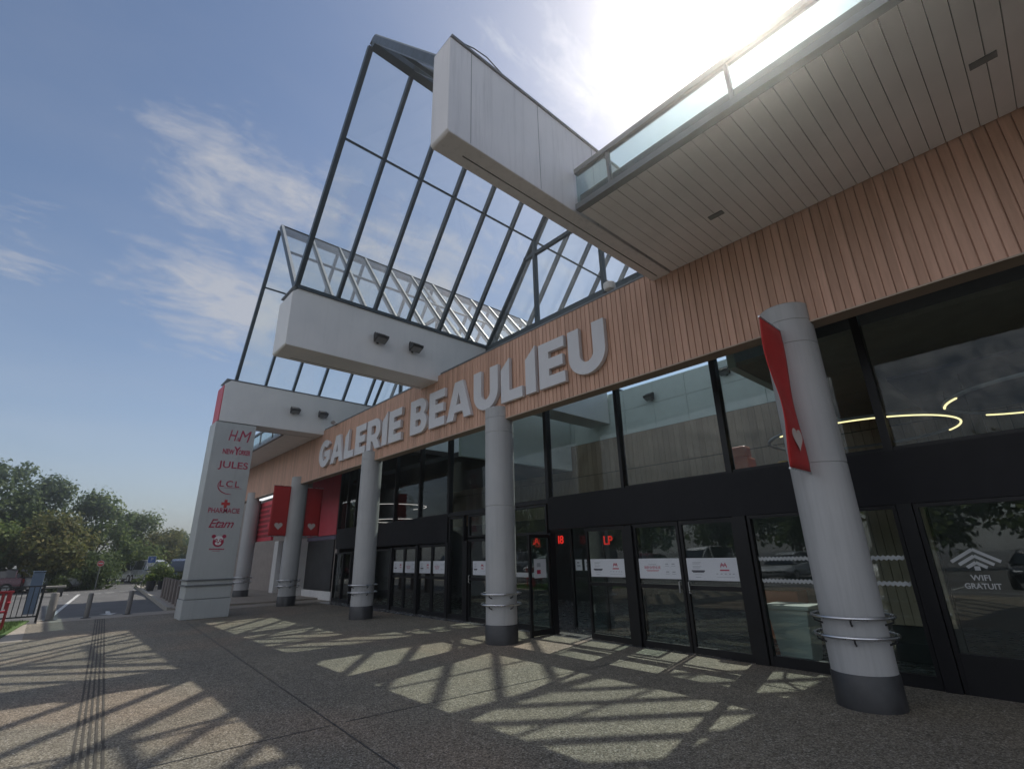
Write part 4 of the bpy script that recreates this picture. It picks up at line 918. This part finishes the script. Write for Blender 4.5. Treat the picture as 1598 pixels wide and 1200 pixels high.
tree(-39.0, 7.0, 1.0, 2.6, 'leaf_dry', 12, 'low brownish planting right of the parking sign', 2200, 'shrub', 'shrub', False, 'shrubs by the car park', .03, .08)
for x, y, s_, lab in ((-36.6, 4.75, .5, 'dark planter tub nearest the road end'), (-35.4, 5.6, .42, 'dark planter tub right of the other two'), (-38.2, 5.5, .45, 'dark planter tub farthest along the pavement')):
    t = thing('planter', lab, 'planter', (x, y, .06), 0, 'planters on the pavement'); mb = MB(); mb.cyl(x, y, [(s_ * .35, .06), (s_ * .5, .06 + s_ * 1.1), (s_ * .44, .05 + s_ * 1.1)], 'fixture', 16); mb.build('tub', t)
    mb = MB(); rnd = random.Random(int(-x * 10))
    for i in range(260):
        a, r_ = rnd.uniform(0, 6.28), rnd.uniform(0, s_ * .55); p = Vector((x + r_ * math.cos(a), y + r_ * math.sin(a), .06 + s_ * 1.1 + rnd.uniform(0, s_ * .7))); q = Vector((rnd.gauss(0, 1), rnd.gauss(0, 1), rnd.gauss(0, 1))).normalized(); e = q.orthogonal().normalized() * .05
        mb.add([p - q * .08, p - e, p + q * .08, p + e], [(0, 1, 2, 3)], 'leaf_mid')
    mb.build('plant', t)

# ================================================================== CARS
def paintm(name, c): M[name] = pbr(name, c, .25, var=.03, spec=.7)
for n_, c in (('car_white', (.62, .63, .63)), ('car_silver', (.33, .35, .37)), ('car_navy', (.03, .045, .09)), ('car_wine', (.12, .02, .04)), ('car_teal', (.10, .15, .19)), ('car_black', (.02, .02, .024))): paintm(n_, c)
M['head'] = pbr('headlamp', (.6, .62, .65), .1); M['tail'] = pbr('tail_lamp', (.4, .01, .01), .2); M['alloy'] = pbr('alloy', (.45, .46, .47), .3, metal=.8)
def car(x, y, rz, paint_, label, kind='hatch', grp='parked cars'):
    t = thing('parked_car', label, 'car', (x, y, -.06), rz, grp); mw = Matrix.Translation((x, y, -.06)) @ Matrix.Rotation(rz, 4, 'Z')
    def W(mb_): mb_.v = [mw @ v for v in mb_.v]; return mb_
    if kind == 'hatch':   # stations: x, bottom, belt, half width ; roof: x, z, half width
        L_ = [(-2.0, .45, .78, .70), (-1.93, .30, .93, .80), (-1.3, .22, .96, .86), (-.3, .20, .93, .88), (.7, .20, .90, .88), (1.4, .22, .82, .85), (1.9, .30, .70, .76), (2.02, .42, .60, .66)]
        G_ = [(-1.9, .93, .62), (-1.55, 1.36, .56), (-.9, 1.46, .57), (.1, 1.45, .57), (.55, 1.33, .56), (1.15, .90, .64)]
    else:
        L_ = [(-2.35, .45, 1.0, .82), (-2.3, .28, 1.12, .90), (-1.2, .24, 1.13, .94), (.0, .22, 1.12, .95), (1.0, .22, 1.08, .95), (1.7, .24, .98, .92), (2.25, .32, .84, .84), (2.36, .45, .72, .74)]
        G_ = [(-2.3, 1.10, .74), (-2.15, 1.78, .68), (-1.2, 1.86, .69), (.3, 1.85, .69), (.8, 1.70, .68), (1.6, 1.04, .74)]
    def loft(rings, mat, mb):
        n = len(rings[0]); vs = [v for r_ in rings for v in r_]
        fs = [(i * n + j, i * n + (j + 1) % n, (i + 1) * n + (j + 1) % n, (i + 1) * n + j) for i in range(len(rings) - 1) for j in range(n)]
        fs += [tuple(range(n)), tuple(reversed(range((len(rings) - 1) * n, len(rings) * n)))]; mb.add(vs, fs, mat, True)
    mb = MB(); loft([[(a, -w_ * .8, b), (a, -w_, b + .14), (a, -w_, c - .16), (a, -w_ * .92, c - .02), (a, -w_ * .6, c), (a, w_ * .6, c), (a, w_ * .92, c - .02), (a, w_, c - .16), (a, w_, b + .14), (a, w_ * .8, b)] for a, b, c, w_ in L_], paint_, mb)
    W(mb).build('body', t)
    zb0 = L_[3][2] - .04
    mb = MB(); loft([[(a, -w_ * 1.25 if z < 1.12 else -w_ * 1.22, zb0 if True else z), (a, -w_, z), (a, w_, z), (a, w_ * 1.22, zb0)] for a, z, w_ in G_], 'car_glass', mb); W(mb).build('window', t)
    mb = MB(); top = [g for g in G_ if g[1] > G_[2][1] - .2]
    loft([[(a, -w_ - .02, z - .03), (a, -w_ * .8, z + .02), (a, w_ * .8, z + .02), (a, w_ + .02, z - .03)] for a, z, w_ in top], paint_, mb)
    for s_ in (-1, 1):
        for (a, z, w_) in (G_[1], G_[3]): mb.bar((a, s_ * w_ * 1.02, z), (a + (.0 if a > -1 else -.05), s_ * w_ * 1.26, zb0), .08, .03, paint_, (0, 1, 0))
        mb.bar((G_[4][0], s_ * G_[4][2] * 1.02, G_[4][1]), (G_[5][0], s_ * G_[5][2] * 1.22, zb0 + .02), .06, .03, paint_, (0, 1, 0))
    W(mb).build('roof', t)
    r_ = .31 if kind == 'hatch' else .34
    for wx_ in (L_[1][0] + .62, L_[-2][0] - .62):
        for s_ in (-1, 1):
            hw = L_[3][3]; mb = MB(); mb.tube([(wx_, s_ * (hw - .2), r_), (wx_, s_ * (hw + .01), r_)], r_, 'rubber', 18); wo_ = W(mb).build('wheel', t)
            mb = MB(); mb.tube([(wx_, s_ * (hw - .02), r_), (wx_, s_ * (hw + .018), r_)], r_ * .62, 'alloy', 14); W(mb).build('rim', wo_)
    fx, rx = L_[-2], L_[0]
    for s_ in (-1, 1):
        mb = MB(); mb.box(fx[0] - .02, fx[0] + .10, s_ * fx[3] * .62 - .15, s_ * fx[3] * .62 + .15, fx[2] - .18, fx[2] - .04, 'head'); W(mb).build('headlight', t, .02)
        mb = MB(); mb.box(rx[0] - .03, rx[0] + .08, s_ * rx[3] * .86 - .10, s_ * rx[3] * .86 + .10, rx[2] - .18, rx[2] + .06, 'tail'); W(mb).build('tail_light', t, .02)
    return t
car(-46.6, .15, R(80), 'car_silver', 'pale silver hatchback half hidden by the utility cabinet')
car(-49.0, -1.5, R(78), 'car_teal', 'blue grey hatchback, second from the utility cabinet')
car(-46.8, -2.6, R(255), 'car_wine', 'dark wine red hatchback with tail lights towards the railing')
car(-53.5, -6.6, R(75), 'car_navy', 'navy hatchback under the tall left tree')
car(-60.5, 6.3, R(15), 'car_white', 'white van left of the parking sign', 'van')
car(-55.5, 7.1, R(10), 'car_silver', 'silver tall car right of the parking sign', 'van')
car(-50.5, 7.55, R(-25), 'car_white', 'small white hatchback between the silver tall car and the dark car')
car(-43.0, 7.25, R(-10), 'car_navy', 'dark navy car just left of the sign pillar', 'van')
# car park across the plaza: seen mirrored in the glass front
cols_ = [('car_white', 'van', 'white'), ('car_black', 'hatch', 'black'), ('car_silver', 'van', 'silver'), ('car_white', 'hatch', 'white'), ('car_navy', 'van', 'navy'), ('car_wine', 'hatch', 'wine red'), ('car_white', 'van', 'white'), ('car_silver', 'hatch', 'silver'), ('car_white', 'van', 'white'), ('car_black', 'hatch', 'black'), ('car_white', 'hatch', 'white')]
src = {}
for i, (pm, kd, cn) in enumerate(cols_):
    x, y = -47.0 + i * 4.9, -13.0 - (i % 3) * .25
    lab = '%s %s, %s car from the far end of the row mirrored in the glass' % (cn, 'tall car' if kd == 'van' else 'hatchback', 'first second third fourth fifth sixth seventh eighth ninth tenth eleventh'.split()[i])
    if (pm, kd) in src: c_ = copy_tree(src[(pm, kd)]); c_.location = (x, y, -.06); c_.rotation_euler = (0, 0, R(90)); c_['label'] = lab
    else: src[(pm, kd)] = car(x, y, R(90), pm, lab, kd, 'cars mirrored in the glass front')
T0 = tree(-52, -25, 7.5, 7.0, 'leaf_dark', 21, 'tree behind the car park mirrored at the left end of the glass', 3600, ls=.26, grp='trees mirrored in the glass front')
for i in range(9):
    c_ = copy_tree(T0); c_.location = (-45 + i * 7.0, -25 - (i % 2) * 2.5, -.06); c_.rotation_euler = (0, 0, i * 1.1)
    c_['label'] = 'tree behind the car park mirrored in the glass, %s from the left end' % ['second', 'third', 'fourth', 'fifth', 'sixth', 'seventh', 'eighth', 'ninth', 'tenth'][i]

# ================================================================== AIR
m, k = new_mat('glare_haze'); o = k.n('ShaderNodeOutputMaterial'); v = k.n('ShaderNodeVolumePrincipled')
v.inputs['Color'].default_value = (1.0, 0.975, 0.94, 1); v.inputs['Density'].default_value = 0.0042; v.inputs['Anisotropy'].default_value = 0.90  # forward-scattering volume added to veil the canopy with sun glare
k.l(v.outputs[0], o.inputs['Volume']); M['glare_haze'] = m
mb = MB(); mb.box(-305, 305, -305, 305, -1.06, 13.0, 'glare_haze'); tag(mb.build('haze'), 'thin haze added for sun glare over the plaza and car park', 'haze', kind='stuff')
